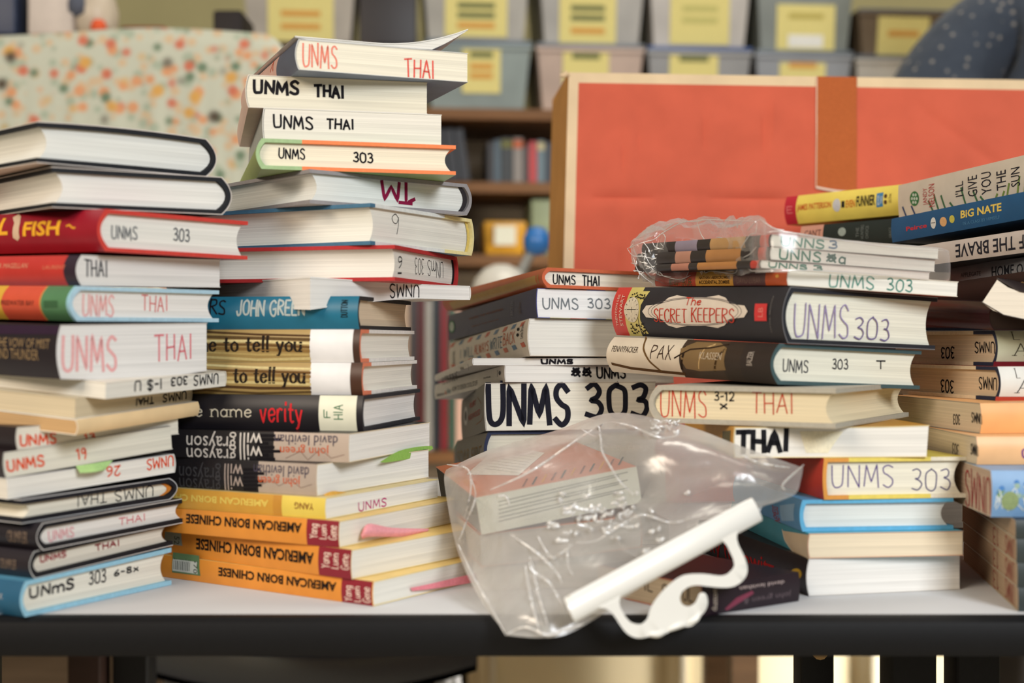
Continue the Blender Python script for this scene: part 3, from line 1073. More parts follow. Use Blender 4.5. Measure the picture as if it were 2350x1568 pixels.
on_cloth('hardcover_book', -60, 36, -60, 2.06, .16, (40, 52, 78), 'dark navy book standing on the floral cloth at the left frame edge', 'book')
b_ = on_cloth('picture_book', 62, 166, -70, 2.06, .1, (196, 184, 174), 'pale book with red print standing on the floral cloth', 'book')
mb = MB()
for k in range(4):
    x = at(66, 0, 2.06).x
    mb.box((x, 2.0575, ftop + .026 + .022 * k), (at(150 - 14 * (k % 2), 0, 2.06).x, 2.0590, ftop + .036 + .022 * k), mat('ink', (190, 92, 70)))
mb.build('cover_print', b_, M=Matrix.Identity(4))
vz = empty('patchwork_ball', Matrix.Translation((at(218, 0, 2.1).x, 2.1, ftop + .011)))
tag(vz, 'round patchwork plush in white, grey and orange on the floral cloth', 'toy')
cc = at(218, 30, 2.1)
mb = MB(); mb.lathe((cc.x, 2.1, ftop + .008), [(0, 0), (.02, .002), (.034, .02), (.036, .045), (.03, .07), (.022, .085), (.026, .1), (.02, .12), (0, .13)], mat('frost', (190, 176, 156))); part(mb, 'body', vz, smooth=70)
mb = MB(); mb.lathe((cc.x + .016, 2.066, ftop + .012), [(0, 0), (.011, .004), (.012, .014), (.008, .022), (0, .024)], mat('ink', (220, 96, 60))); part(mb, 'orange_patch', vz, smooth=70)
mb = MB(); mb.lathe((cc.x - .018, 2.068, ftop + .04), [(0, 0), (.013, .006), (.014, .02), (.01, .034), (0, .038)], mat('ink', (88, 92, 104))); part(mb, 'grey_patch', vz, smooth=70)
on_cloth('wooden_tray', 275, 380, 58, 2.12, .12, (120, 48, 28), 'red-brown tray lying on the floral cloth', 'tray', 'wood')
on_cloth('speaker_box', 488, 556, 22, 2.12, .1, (34, 28, 28), 'small black box on the floral cloth beside the wide bin', 'box', 'black')

# ------------------------------------------------------------------ the stacks of books
BLK, DK, WHT = (30, 28, 32), (24, 22, 26), (232, 230, 224)
PINK, RED, ORG = (226, 130, 124), (196, 44, 40), (222, 84, 48)
NAVY = (38, 44, 78)


def H(face, text, x0, yb, x1, yt, col, lw=3, opt=''):
    return ('h', face, text, x0, yb, x1, yt, col, lw, opt)


def TT(face, text, x0, yb, x1, yt, col, bold=0, opt=''):
    return ('t', face, text, x0, yb, x1, yt, col, bold, opt)


# ---- stack A, far left (listed from the table upwards)
book('A16', 'A', 'blue hardcover at the very bottom of the far left stack, 6-8x on its edge', 45, 1338, .822, W=0.13, yaw=61, hard=True, warp=lambda x, y, z, W, L, T: (x, y, z + z / T * .004 * max(0, x / W)),
     cover=(40, 92, 122), top=(96, 160, 190), edge=(150, 200, 220), b=.004, page=(236, 232, 216),
     draw=[H('R', 'UNmS', 69, 1376, 172, 1333, BLK, 6), H('R', '303', 212, 1347, 250, 1314, BLK, 4), H('R', '6-8x', 270, 1328, 324, 1306, BLK, 3.5),
           TT('L', 'K', 0, 1375, 6, 1363, (190, 190, 190))])
book('A15', 'A', 'dark-spined hardcover with dark red UNMS THAI, directly on the blue bottom hardcover', 68, 1268, .83, lift=False, yr=1252, W=0.122, xr=397, hard=True, cover=(36, 30, 36),
     edge=(26, 26, 30), jacket=(205, 205, 200), page=(226, 220, 204), b=.004,
     draw=[H('R', 'UNMS', 76, 1298, 146, 1268, (150, 40, 50), 4), H('R', 'THAI', 227, 1265, 280, 1240, (140, 30, 40), 4),
           TT('L', 'CRUMPLER', 0, 1304, 37, 1286, (130, 112, 96))])
book('A14', 'A', 'dark-spined hardcover with pale pink UNMS THAI and a wavy clear jacket edge', 84, 1203, .83, lift=False, yr=1199, W=0.13, xr=428, hard=True, cover=(32, 28, 34),
     edge=(26, 26, 30), jacket=(214, 212, 208), page=(238, 234, 226), b=.005,
     draw=[H('R', 'UNMS', 99, 1247, 166, 1212, (226, 168, 170), 4), H('R', 'THAI', 281, 1206, 340, 1180, (218, 120, 126), 3),
           TT('L', 'CRUMPLER', 16, 1244, 62, 1222, (130, 112, 96))])
book('A13', 'A', 'black-boarded hardcover lying spine right with upside-down black UNMS THAI', 50, 1147, .83, lift=False, yr=1144, W=0.126, xr=408, spine='X', hard=True,
     cover=(40, 40, 46), edge=(28, 28, 34), jacket=(200, 200, 200), page=(238, 232, 214), b=.007, headband=(214, 130, 50),
     draw=[H('R', 'UNMS', 271, 1146, 357, 1108, BLK, 3, 'i'), H('R', 'THAI', 185, 1160, 251, 1128, BLK, 3, 'i')])
book('A12', 'A', 'paperback with upside-down orange UNMS 26 and a green note in its pages', 17, 1099, .83, lift=False, yr=1084, W=0.126, xr=405, spine='X', cover=(232, 230, 224),
     page=(236, 232, 222), draw=[H('R', 'UNMS', 339, 1078, 397, 1046, ORG, 4, 'i'), H('R', '26', 247, 1095, 276, 1068, ORG, 4, 'i')])
book('A11', 'A', 'dark-spined paperback with orange UNMS 19, its lower corner nearest the left frame edge', 9, 1039, .83, lift=False, yr=1031, W=0.122, xr=398, cover=(44, 34, 36), edge=(200, 196, 184),
     page=(224, 220, 204), draw=[H('R', 'UNMS', 19, 1082, 99, 1044, ORG, 5), H('R', '19', 178, 1055, 197, 1028, ORG, 4)])
book('A10', 'A', 'dark-spined paperback with orange UNMS 13, under the thin cream-spined one', 36, 981, .835, lift=False, yr=997, W=0.122, xr=411, cover=(40, 32, 36), edge=(196, 190, 178),
     page=(228, 222, 206), draw=[H('R', 'UNMS', 48, 1024, 128, 993, ORG, 5), H('R', '13', 194, 1012, 218, 994, ORG, 4)])
book('A9', 'A', 'thin paperback with a plain cream spine facing right under the tan-shaded books', 178, 964, .835, L=.14, W=0.118, xr=458, yb=1000, yr=954, pitch=4, lift=False, spine='R',
     cover=(236, 206, 158), top=(235, 228, 214), edge=(240, 232, 214), page=(204, 166, 118), b=.0015)
book('A8', 'A', 'paperback with upside-down black UNMS THAI half hidden in shadow', 172, 914, .84, L=.2, W=0.118, xr=441, yr=925, lift=False, spine='X', cover=(214, 200, 170),
     page=(212, 196, 164), draw=[H('R', 'UNMS', 375, 923, 428, 899, BLK, 4, 'i'), H('R', 'THAI', 313, 931, 353, 911, BLK, 4.5, 'i')])
book('A7', 'A', 'paperback sticking out to the right with upside-down black UNMS 303 I-E', 242, 878, .84, L=.2, W=0.118, xr=520, yr=886, lift=False, spine='X', cover=(232, 226, 212),
     page=(234, 230, 218), draw=[H('R', 'UNMS', 446, 874, 502, 846, BLK, 4, 'i'), H('R', '303', 394, 884, 431, 862, BLK, 4.5, 'i'), H('R', 'I-$ U', 310, 898, 372, 869, BLK, 4.5, 'i')])
book('A6', 'A', 'thick dark-spined paperback with large faded pink UNMS THAI', 129, 746, .83, yb=870, L=.21, W=0.12, xr=476, yr=852, pitch=1.5, cover=(34, 28, 34), edge=(196, 190, 184),
     page=(234, 231, 226), b=.003, bands=[], draw=[H('R', 'UNMS', 139, 848, 264, 770, (232, 172, 170), 8), H('R', 'THAI', 357, 822, 440, 766, (222, 130, 136), 5),
      ('p', 'L', [(-60, 745), (129, 748), (129, 768), (-60, 766)], (44, 22, 48)),
      TT('L', 'THE VOW OF MIST', -10, 795, 113, 779, (150, 126, 92)), TT('L', 'AND THUNDER', -10, 822, 88, 803, (150, 126, 92))],
     warp=lambda x, y, z, W, L, T: (x, y, z - .003 * math.sin(math.pi * min(1, x / W)) * (1 - z / T)))
book('A5', 'A', 'light blue hardcover with an orange and green spine and faded pink UNMS THAI', 158, 656, .84, W=0.122, xr=502, yr=746, hard=True, cover=(150, 196, 212),
     edge=(176, 208, 222), page=(240, 234, 226), b=.006, bands=[(-200, 3, (214, 168, 60)), (3, 90, (208, 84, 58)), (90, 93, (206, 140, 70)), (93, 152, (82, 128, 88))],
     draw=[H('R', 'UNMS', 182, 727, 260, 680, (236, 176, 170), 5), H('R', 'THAI', 332, 713, 391, 680, (224, 128, 124), 3.5),
           TT('L', 'FREEWATER BAY', 2, 700, 78, 690, (90, 50, 44)), ('p', 'L', [(100, 690), (132, 690), (132, 706), (100, 706)], (58, 96, 64))])
book('A4', 'A', 'red-spined paperback with smeared dark THAI near its corner', 174, 585, .845, W=0.118, xr=506, yr=660, cover=(190, 54, 48), edge=(226, 222, 216),
     page=(230, 227, 221), b=.004, bands=[(145, 174, (48, 34, 48))],
     draw=[H('R', 'THAI', 195, 633, 246, 598, (70, 70, 74), 4), TT('L', 'OR MAGELLAN', -12, 616, 62, 604, (214, 150, 120)), TT('L', 'LAURENT', 98, 618, 150, 609, (214, 130, 100))])
book('A3', 'A', 'red hardcover with yellow FISH lettering on its spine', 222, 478, .845, W=0.122, xr=568, yr=604, hard=True, cover=(150, 22, 40), top=(170, 40, 48), edge=(206, 66, 56),
     page=(238, 236, 226), b=.006, draw=[TT('L', 'FISH', 52, 543, 136, 505, (240, 178, 52), .03), TT('L', 'LL', -26, 541, 18, 499, (240, 178, 52), .03),
      ('p', 'L', [(18, 498), (26, 490), (36, 496), (42, 512), (44, 546), (38, 553), (29, 546), (29, 512), (22, 503)], (214, 186, 156)),
      ('l', 'L', [(152, 519), (158, 516), (166, 523), (172, 523)], (236, 170, 50), 4),
      H('R', 'UNMS', 263, 547, 321, 522, (120, 122, 122), 4), H('R', '303', 405, 552, 441, 527, (100, 102, 104), 4)])
book('A2', 'A', 'black hardcover under the topmost book of the far left stack', 120, 383, .85, W=0.122, xr=532, yr=494, spine='X', hard=True, cover=(34, 36, 42), edge=(30, 32, 36),
     jacket=(214, 206, 198), page=(238, 236, 228), b=.007)
book('A1', 'A', 'topmost black hardcover of the far left stack', 84, 279, .845, W=0.126, xr=497, yr=415, spine='X', hard=True, cover=(60, 58, 60), top=(206, 186, 170), edge=(30, 32, 36),
     jacket=(222, 214, 206), page=(236, 236, 228), b=.008,
     warp=lambda x, y, z, W, L, T: (x, y, z + .006 * (1 - (x / W)) * x / W * 4 * 0.3 * (z / T)))

# ---- stack B, left of centre
ABC = dict(cover=(222, 142, 52), top=(236, 202, 120), edge=(236, 214, 150), page=(238, 234, 222), b=.001)


def abc_type(x0, yb, x1, yt, bx):
    return [TT('L', 'AMERICAN BORN CHINESE', x0, yb, x1, yt, (34, 26, 22), .035, 'i')] + bx


def abc_name(xs, y0, y1):
    out = []
    for w, (xa, xb), dy in zip(('Yang', 'Luen', 'Gene'), xs, (0, 2, 4)):
        out.append(H('L', w, xa, y1 + dy, xb, y0 + dy, (236, 208, 190), 2.2, 'u'))
    return out


for q in ('Y', 'L', 'G'):
    pass
book('B18', 'B', 'orange-spined paperback at the bottom, resting on the grey table', 855, 1336, .859, yaw=56, W=.152, L=.216, bands=[(783, 853, (138, 30, 44))],
     group='orange-spined paperbacks at the bottom of the second stack', **ABC,
     draw=abc_type(501, 1322, 772, 1337, []) + abc_name([(790, 806), (812, 826), (832, 849)], 1346, 1378)
     + [('p', 'L', [(395, 1268), (455, 1276), (460, 1322), (395, 1314)], (92, 122, 84)), ('p', 'L', [(396, 1272), (450, 1280), (454, 1318), (396, 1310)], (196, 200, 190))]
     + [('l', 'L', [(399 + 4 * k, 1287 + .5 * k), (399 + 4 * k, 1306 + .5 * k)], (40, 40, 40), 1.6 + (k % 3) * .5) for k in range(10)]
     + [TT('L', '570', 444, 1316, 453, 1284, (50, 60, 50), 0, 'n'), TT('L', '10 14896 57', 398, 1284, 436, 1279, (50, 60, 50), 0, 'i')])
book('B17', 'B', 'orange-spined paperback second from the bottom, between the two like it', 805, 1263, 0.866, yaw=54, W=.152, L=.216, bands=[(730, 807, (138, 30, 44))],
     group='orange-spined paperbacks at the bottom of the second stack', **ABC, draw=abc_type(450, 1261, 720, 1269, []) + abc_name([(738, 755), (761, 776), (782, 800)], 1270, 1302)
     + [('p', 'L', [(378, 1220), (415, 1225), (419, 1253), (378, 1248)], (150, 158, 150)), TT('L', '52', 400, 1249, 412, 1232, (50, 60, 50), 0, 'n')])
book('B16', 'B', 'orange-spined paperback with a pink note hanging from its pages', 777, 1197, 0.874, W=.152, L=.216, xr=1063, bands=[(703, 778, (138, 30, 44))],
     group='orange-spined paperbacks at the bottom of the second stack', **ABC, draw=abc_type(427, 1201, 692, 1201, []) + abc_name([(711, 728), (734, 749), (754, 772)], 1204, 1234))
book('B15', 'B', 'ochre and yellow spined paperback with magenta UNMS on its pages', 746, 1144, 0.882, W=.14, L=.2, xr=1006, cover=(206, 152, 56), top=(226, 204, 140), edge=(234, 220, 170),
     page=(238, 237, 232), b=.001, bands=[(646, 748, (226, 200, 88)), (626, 646, (196, 138, 50))],
     draw=[TT('L', 'AMERICAN BORN CHINESE', 350, 1145, 616, 1148, (224, 196, 96), .03, 'i'), TT('L', 'YANG', 676, 1168, 720, 1156, (130, 62, 40), .01, 'i'),
           H('R', 'UNMS', 824, 1173, 887, 1143, (190, 50, 120), 3.2)])
WG = dict(cover=(28, 25, 28), edge=(230, 214, 180), page=(242, 240, 232), b=.0008)


def splat(pts, col, face='L'):
    return [('l', face, [a, c], col, lw) for a, c, lw in pts]


def grayson(gx, wx, dx, jx, y, hgt, c1, c2):
    o = []
    o += [TT('L', 'grayson', gx[0], y + hgt * .42, gx[1], y - hgt * .04, c1, .0, 'i'), TT('L', 'grayson', gx[0], y + hgt * .84, gx[1], y + hgt * .40, c1, .0, 'i')]
    o += [TT('L', 'will', wx[0], y + hgt * .50, wx[1], y, c2, .0, 'i'), TT('L', 'will', wx[0], y + hgt * .95, wx[1], y + hgt * .46, c2, .0, 'i')]
    o += [TT('L', 'david levithan', dx[0], y + hgt * .40, dx[1], y + hgt * .10, (76, 70, 84), 0, 'i'), TT('L', 'john green', jx[0], y + hgt * .76, jx[1], y + hgt * .42, (204, 92, 48), 0, 'i')]
    return o


book('B14', 'B', 'black and grey spined paperback, lower of two alike, with darker printing', 726, 1066, 0.892, W=.14, L=.215, xr=985, bands=[(592, 726, (176, 160, 146))], group='black and grey spined paperbacks in the second stack',
     **WG, draw=splat([((560, 1078 + 9 * k), (596 + 12 * math.sin(k * 2.3), 1078 + 9 * k), 7) for k in range(6)], (28, 25, 28)) + grayson((411, 507), (515, 558), (582, 709), (593, 689), 1066, 62, (70, 68, 70), (176, 160, 150))
     + [('l', 'L', [(600, 1112), (625, 1102), (640, 1116), (668, 1100), (690, 1120), (716, 1112)], (140, 120, 110), 1.2)])
book('B13', 'B', 'black and grey spined paperback, upper of two alike, green note in its pages', 800, 996, 0.902, W=.14, L=.215, xr=987, bands=[(628, 800, (184, 166, 150))], group='black and grey spined paperbacks in the second stack',
     **WG, draw=splat([((590, 1000 + 9 * k), (628 + 16 * math.sin(k * 2.1), 1000 + 9 * k), 7) for k in range(8)], (28, 25, 28)) + grayson((428, 542), (550, 602), (630, 775), (643, 755), 994, 66, (214, 206, 196), (220, 212, 202))
     + [('l', 'L', [(655, 1052), (690, 1036), (706, 1056), (735, 1030), (760, 1052), (790, 1044)], (150, 126, 112), 1.4)])
book('B12', 'B', 'black hardcover with red script and a white label on its spine', 831, 909, 0.922, W=.14, L=.215, xr=964, hard=True, cover=(26, 23, 28), edge=(46, 46, 50), page=(238, 236, 230), b=.003,
     bands=[(731, 817, (226, 224, 200))],
     draw=[H('L', 'code name', 385, 955, 576, 931, (214, 204, 180), 2.8, 's'), H('L', 'verity', 598, 968, 692, 922, (210, 44, 48), 4.5),
           H('L', 'F', 744, 958, 758, 940, (70, 120, 84), 2.2, 'u'), H('L', 'HIA', 766, 962, 786, 930, (70, 120, 84), 2.2, 'u')])


def tell(y0, y1, xe):
    o = []
    for k in range(7):
        yy = y0 + (y1 - y0) * (k + .5) / 7
        c = [(96, 74, 44), (206, 186, 128), (140, 108, 60), (216, 198, 142), (84, 60, 36), (190, 164, 104), (110, 80, 44)][(k * 3 + int(y0)) % 7]
        o.append(('l', 'L', [(xe - 340, yy + 2), (xe - 240, yy - 3 + 2 * math.sin(k)), (xe - 120, yy + 3 * math.cos(k)), (xe, yy + 6 - k)], c, 4 + 3 * abs(math.sin(k * 2 + y0))))
    return o


TELL = dict(hard=True, cover=(168, 140, 84), top=(228, 224, 214), edge=(232, 228, 220), edgeb=[(0, .022, (226, 130, 96))], page=(240, 236, 222), b=.003)
book('B11', 'B', 'gold streaked hardcover with a blank white spine label, lower of two alike', 830, 833, 0.926, W=.14, L=.215, xr=957, bands=[(711, 803, (226, 224, 222)), (803, 832, (70, 42, 28))], group='gold streaked hardcovers with white spine labels', **TELL,
     draw=tell(836, 905, 711) + [H('L', 'to tell you', 537, 878, 698, 846, (40, 32, 26), 6.5, 'p')])
book('B10', 'B', 'gold streaked hardcover with a blank white spine label, upper of two alike', 825, 756, 0.928, W=.14, L=.215, xr=951, bands=[(710, 809, (228, 226, 224)), (809, 826, (64, 40, 28))], group='gold streaked hardcovers with white spine labels', **TELL,
     draw=tell(760, 828, 709) + [H('L', 'me to tell you', 452, 806, 690, 774, (40, 32, 26), 6.5, 'p')])
book('B9', 'B', 'teal hardcover with silver lettering on its spine', 821, 679, 0.932, W=.14, L=.215, xr=943, hard=True, cover=(26, 104, 130), top=(40, 40, 44), edge=(44, 42, 42), page=(226, 206, 176), b=.004,
     bands=[], draw=[H('L', 'STARS', 420, 722, 516, 688, (26, 24, 30), 4), H('L', 'JOHN GREEN', 544, 724, 698, 689, (178, 186, 180), 4.5), H('L', 'DUTTON', 783, 728, 797, 689, (26, 40, 44), 2, 'u')])
book('B8', 'B', 'splayed paperback with upside-down black UNMS between the teal and red hardcovers', 690, 630, 0.934, T=.0105, W=.15, L=.2, xr=1081, spine='X', cover=(234, 232, 226), page=(234, 231, 224), b=.001, lift=False,
     warp=lambda x, y, z, W, L, T: (x, y - .012 * max(0, 1 - x / W / .7) ** 1.5 * max(0, 1 - y / L / .4), z - (1 - z / T) * .010 * max(0, 1 - x / W / .65) ** 1.3 * max(0, 1 - y / L / 1.2) + z / T * .002 * max(0, 1 - x / W / .7)),
     draw=[H('R', 'UNMS', 892, 680, 962, 655, BLK, 3.2, 'i')])
book('B7', 'B', 'red hardcover lying spine right with upside-down thin black unms 303', 906, 562, 0.946, W=.145, L=.215, xr=1052, spine='X', hard=True, cover=(196, 62, 58), edge=(176, 46, 46), page=(228, 224, 212), b=.004, headband=(30, 26, 28),
     draw=[H('R', '6', 923, 615, 931, 590, BLK, 3, 'i'), ('l', 'R', [(922, 627), (930, 627)], BLK, 4), H('R', '303', 961, 628, 981, 594, BLK, 2.2, 'i'), H('R', 'UNmS', 990, 633, 1025, 603, BLK, 2.2, 'i')])
book('B6', 'B', 'pale yellow and blue hardcover with a lone black 9 on its page edge', 850, 466, 0.946, W=.145, L=.215, xr=1088, spine='X', hard=True, cover=(230, 214, 150), top=(110, 150, 166), edge=(222, 224, 214),
     edgeb=[(0, .045, (232, 218, 158)), (.045, .139, (224, 226, 220)), (.139, .3, (70, 112, 138))], page=(236, 233, 220), b=.004, headband=(222, 196, 110), draw=[H('R', '9', 908, 535, 923, 494, BLK, 2)])
book('B5', 'B', 'grey cloth hardcover with a thick dark red upside-down 1M', 711, 388, 0.95, W=.145, L=.215, xr=1083, spine='X', hard=True, cover=(176, 172, 170), edge=(150, 146, 146), page=(232, 233, 226), b=.005, headband=(52, 48, 50),
     draw=[H('R', 'M', 882, 458, 922, 419, (140, 28, 66), 9, 'i'), H('R', '1', 926, 466, 958, 424, (140, 28, 66), 9, 'i'), ('l', 'R', [(922, 464), (950, 467)], (140, 28, 66), 8)])
book('B4', 'B', 'green and orange hardcover with black UNMS 303', 587, 317, 0.95, yaw=14.4, L=.215, xr=1046, hard=True, cover=(134, 156, 76), top=(150, 176, 110), edge=(150, 180, 130),
     edgeb=[(0, .032, (158, 186, 138)), (.032, .3, (240, 134, 82))], page=(238, 230, 206), b=.004,
     draw=[H('R', 'UNMS', 641, 362, 700, 341, BLK, 3.5), H('R', '303', 813, 371, 856, 351, BLK, 4)])
book('B3', 'B', 'grey-spined paperback with black UNMS THAI, just above the green and orange hardcover', 602, 247, 0.962, yaw=13.6, L=.205, xr=1014, cover=(160, 166, 166), edge=(218, 214, 204), page=(232, 227, 215), b=.001,
     draw=[H('R', 'UNMS', 629, 293, 717, 268, BLK, 4.5), H('R', 'THAI', 751, 295, 811, 275, BLK, 4.5)])
book('B2', 'B', 'paperback with bold black UNMS THAI just under the topmost one', 563, 171, 0.962, yaw=13, L=.2, xr=981, cover=(216, 184, 172), edge=(214, 206, 190), page=(230, 224, 204), b=.002,
     draw=[H('R', 'UNMS', 583, 213, 683, 188, BLK, 7), H('R', 'THAI', 723, 221, 788, 198, BLK, 6.5)])
book('B1', 'B', 'topmost paperback of the second stack with faded red UNMS THAI and a lifted leaf', 677, 89, 0.945, yaw=21.8, L=.2, xr=1074, cover=(216, 178, 168), top=(134, 148, 176), edge=(200, 198, 190), page=(238, 232, 212), b=.0025,
     bands=[(634, 677, (82, 92, 116))], draw=[H('R', 'UNMS', 696, 152, 773, 106, (232, 140, 120), 4), H('R', 'THAI', 930, 180, 996, 146, (226, 104, 92), 4), ('l', 'L', [(620, 165), (622, 140), (626, 162)], (200, 80, 50), 5)],
     flap=lambda a, c: .001 + .0155 * max(0, a - .45) ** 2 / .3 * (1 - .6 * c))

# ---- stack C, right of centre, behind the clear bag
YC = 1.10
book('C9', 'C', 'lowest paperback of the stack behind the large clear bag', 1120, 1210, YC, T=.02, yaw=8, W=.15, L=.2, cover=(96, 88, 84), page=(226, 220, 204))
book('C8', 'C', 'brown-covered paperback second from the bottom behind the large clear bag', 1118, 1084, YC, yaw=10, W=.15, L=.115, yb=1163, pitch=-6, lift=False, cover=(150, 112, 84), page=(222, 214, 196))
book('C7', 'C', 'navy hardcover with dull gold spine lettering, mostly hidden by the large clear bag', 1111, 991, YC, W=.15, L=.225, xl=1042, pitch=-6, lift=False, hard=True, cover=(44, 40, 42), top=(44, 46, 70), edge=(44, 50, 76), page=(226, 218, 198), b=.004,
     draw=[TT('L', 'SOAR FIRE', 1050, 1070, 1104, 1022, (140, 118, 84))])
book('C6', 'C', 'thick black-spined paperback with huge black UNMS 303 on its pages', 1112, 880, YC, W=.142, L=.225, xl=1058, pitch=-6, cover=(44, 36, 36), edge=(200, 190, 176), page=(236, 231, 214), b=.001,
     draw=[H('R', 'UNMS', 1121, 976, 1302, 882, (32, 32, 42), 13), H('R', '303', 1347, 958, 1484, 882, (32, 32, 42), 12),
           TT('L', 'RUBY', 1078, 938, 1092, 916, (170, 50, 44)), TT('L', 'REDWOOD', 1076, 966, 1102, 938, (170, 50, 44)), ('d', 'L', 1069, 955, 4, 22, (200, 196, 190)), ('d', 'L', 1069, 955, 2, 12, (44, 36, 36)),
           ('l', 'L', [(1096, 912), (1104, 926), (1107, 950)], (150, 90, 50), 1.5), ('l', 'L', [(1092, 975), (1104, 966), (1108, 955)], (150, 90, 50), 1.5)])
book('C5', 'C', 'thin white paperback with scribbled-out black writing and UNMS', 1158, 838, YC, W=.15, L=.215, xl=998, pitch=-6, cover=(218, 210, 200), page=(240, 237, 228), b=.0006,
     draw=[H('R', '##', 1313, 863, 1356, 840, BLK, 5), H('R', 'UNMS', 1371, 864, 1434, 840, BLK, 4.5), TT('L', 'HOW TO DESIGN COOL STUFF', 1038, 899, 1096, 873, (60, 58, 60)), TT('L', 'McWade', 1110, 871, 1126, 862, (90, 88, 88)),
           TT('L', 'Before', 1003, 911, 1019, 899, (70, 66, 70)), TT('L', '&', 1021, 906, 1025, 896, (206, 100, 60)), TT('L', 'After', 1026, 904, 1035, 890, (80, 130, 140)), ('l', 'L', [(1142, 850), (1142, 864)], (70, 70, 70), 2), ('d', 'L', 1147, 856, 2.5, 5, (90, 90, 90))])
book('C4', 'C', 'thin white paperback set back above the scribbled one, writing in shadow', 1084, 822, YC, W=.15, L=.215, xl=998, pitch=-5, cover=(216, 210, 202), page=(238, 234, 224), b=.0006,
     draw=[H('R', 'UNMS', 1244, 837, 1313, 822, BLK, 5), TT('L', 'PHOTOSHOP ONLINE', 1014, 885, 1048, 852, (60, 58, 60)), TT('L', 'McWade', 1056, 851, 1064, 840, (90, 88, 88)), ('l', 'L', [(1074, 836), (1074, 850)], (70, 70, 70), 2)])
PST = []
for k in range(9):
    xx = 1034 + k * 20
    cc = (70, 112, 150) if k % 2 else (204, 92, 64)
    yt_ = 789 - (xx - 1030) * .30
    yb_ = 850 - (xx - 1030) * .31
    PST += [('p', 'L', [(xx, yt_), (xx + 8, yt_ - 3), (xx + 4, yt_ + 8), (xx - 4, yt_ + 11)], cc), ('p', 'L', [(xx, yb_ - 11), (xx + 8, yb_ - 14), (xx + 12, yb_ - 4), (xx + 4, yb_ - 1)], cc)]
book('C3', 'C', 'white paperback with red and blue striped airmail edging on its spine', 1211, 731, YC, W=.15, L=.22, xl=1030, pitch=-5.2, cover=(222, 212, 196), page=(234, 232, 222), b=.002,
     draw=PST + [H('L', 'I WILL', 1057, 824, 1086, 794, (84, 124, 150), 2.4), H('L', 'ALWAYS', 1089, 814, 1121, 783, (216, 112, 70), 2.4), H('L', 'WRITE', 1125, 804, 1152, 772, (84, 124, 150), 2.4), H('L', 'BACK', 1155, 794, 1181, 760, (216, 112, 70), 2.4),
                 ('d', 'L', 1188, 769, 3, 4, (50, 50, 50)), ('d', 'L', 1188, 756, 3, 4, (50, 50, 50)), TT('L', 'Little Brown', 1194, 778, 1200, 742, (90, 90, 90), 0, 'u'), TT('L', 'Averett', 1038, 836, 1044, 806, (120, 116, 108), 0, 'u')])
book('C2', 'C', 'navy-spined paperback with grey pencil UNMS 303', 1231, 661, YC, W=.15, L=.22, xl=1028, pitch=-4.8, cover=(42, 44, 84), top=(120, 120, 110), edge=(150, 140, 110),
     edgeb=[(0, .012, (72, 74, 140)), (.012, .03, (170, 160, 110)), (.03, .045, (176, 90, 70)), (.045, .062, (86, 110, 170)), (.062, .08, (190, 180, 130)), (.08, .095, (90, 120, 150)), (.095, .11, (180, 150, 90))], page=(240, 240, 238), b=.001,
     draw=[H('R', 'UNMS', 1247, 708, 1326, 686, (120, 126, 130), 3.4), H('R', '303', 1350, 708, 1400, 687, (120, 126, 130), 3.4),
           TT('L', 'WHERE THE MOUNTAIN', 1076, 735, 1154, 707, (150, 98, 70)), TT('L', 'MEETS THE MOON', 1083, 751, 1143, 732, (150, 98, 70)), ('d', 'L', 1037, 750, 7, 14, (90, 140, 100)), ('d', 'L', 1037, 750, 5, 11, (206, 214, 200)),
           TT('L', 'GRACE LIN', 1172, 730, 1178, 690, (150, 150, 160), 0, 'u'), TT('L', 'Little Brown', 1190, 722, 1196, 692, (110, 96, 90), 0, 'u')])
book('C1', 'C', 'orange cloth hardcover with a gold spine panel and black UNMS THAI', 1244, 613, YC, W=.155, L=.225, xl=1016, pitch=-3.6, hard=True, cover=(190, 96, 56), edge=(200, 100, 64), page=(240, 234, 218), b=.005,
     draw=[('p', 'L', [(1030, 694), (1228, 632), (1230, 652), (1030, 710)], (182, 142, 76)), ('p', 'L', [(1231, 631), (1235, 630), (1236, 650), (1232, 651)], (170, 120, 60)), H('R', 'UNMS', 1265, 650, 1319, 632, BLK, 3.2), H('R', 'THAI', 1341, 654, 1379, 634, BLK, 3.8),
           TT('L', 'THE WIND IN THE WALL', 1080, 688, 1170, 660, (206, 170, 104))])

# ---- stack D, in front of the red box
book('D11', 'F', 'small black and purple spined paperback lying on the table behind the white handle', 1612, 1346, .826, yaw=36, W=0.086, L=.1, spine='R', cover=(36, 24, 32), top=(40, 26, 34), edge=(190, 90, 56), page=(196, 176, 148), b=.001,
     draw=[('p', 'R', [(1664, 1398), (1690, 1372), (1726, 1356), (1730, 1362), (1700, 1382), (1670, 1402)], (128, 52, 74)), TT('R', 'david levithan', 1698, 1356, 1800, 1332, (196, 176, 170), 0, 'i'), TT('R', 'john green &', 1706, 1388, 1815, 1354, (110, 96, 100), 0, 'i'),
           TT('R', 'dutton', 1634, 1404, 1646, 1352, (190, 176, 160), 0, 'u'), H('L', 'IL', 1478, 1354, 1496, 1342, BLK, 3), H('L', 'UL', 1566, 1376, 1588, 1350, BLK, 3), H('L', 'C', 1520, 1358, 1530, 1342, BLK, 3)])
book('D10', 'D', 'black-spined paperback with red lettering and a round yellow logo, on the table', 1850, 1283, .893, yaw=13, xr=2204, L=0.2, cover=(36, 28, 32), edge=(206, 202, 196), page=(238, 236, 230), b=.002,
     draw=[TT('L', 'ny horowitz', 1628, 1278, 1777, 1286, (176, 40, 40), .01), ('d', 'L', 1827, 1318, 13, 13, (206, 166, 60)), ('d', 'L', 1827, 1318, 5, 6, (60, 50, 40))])
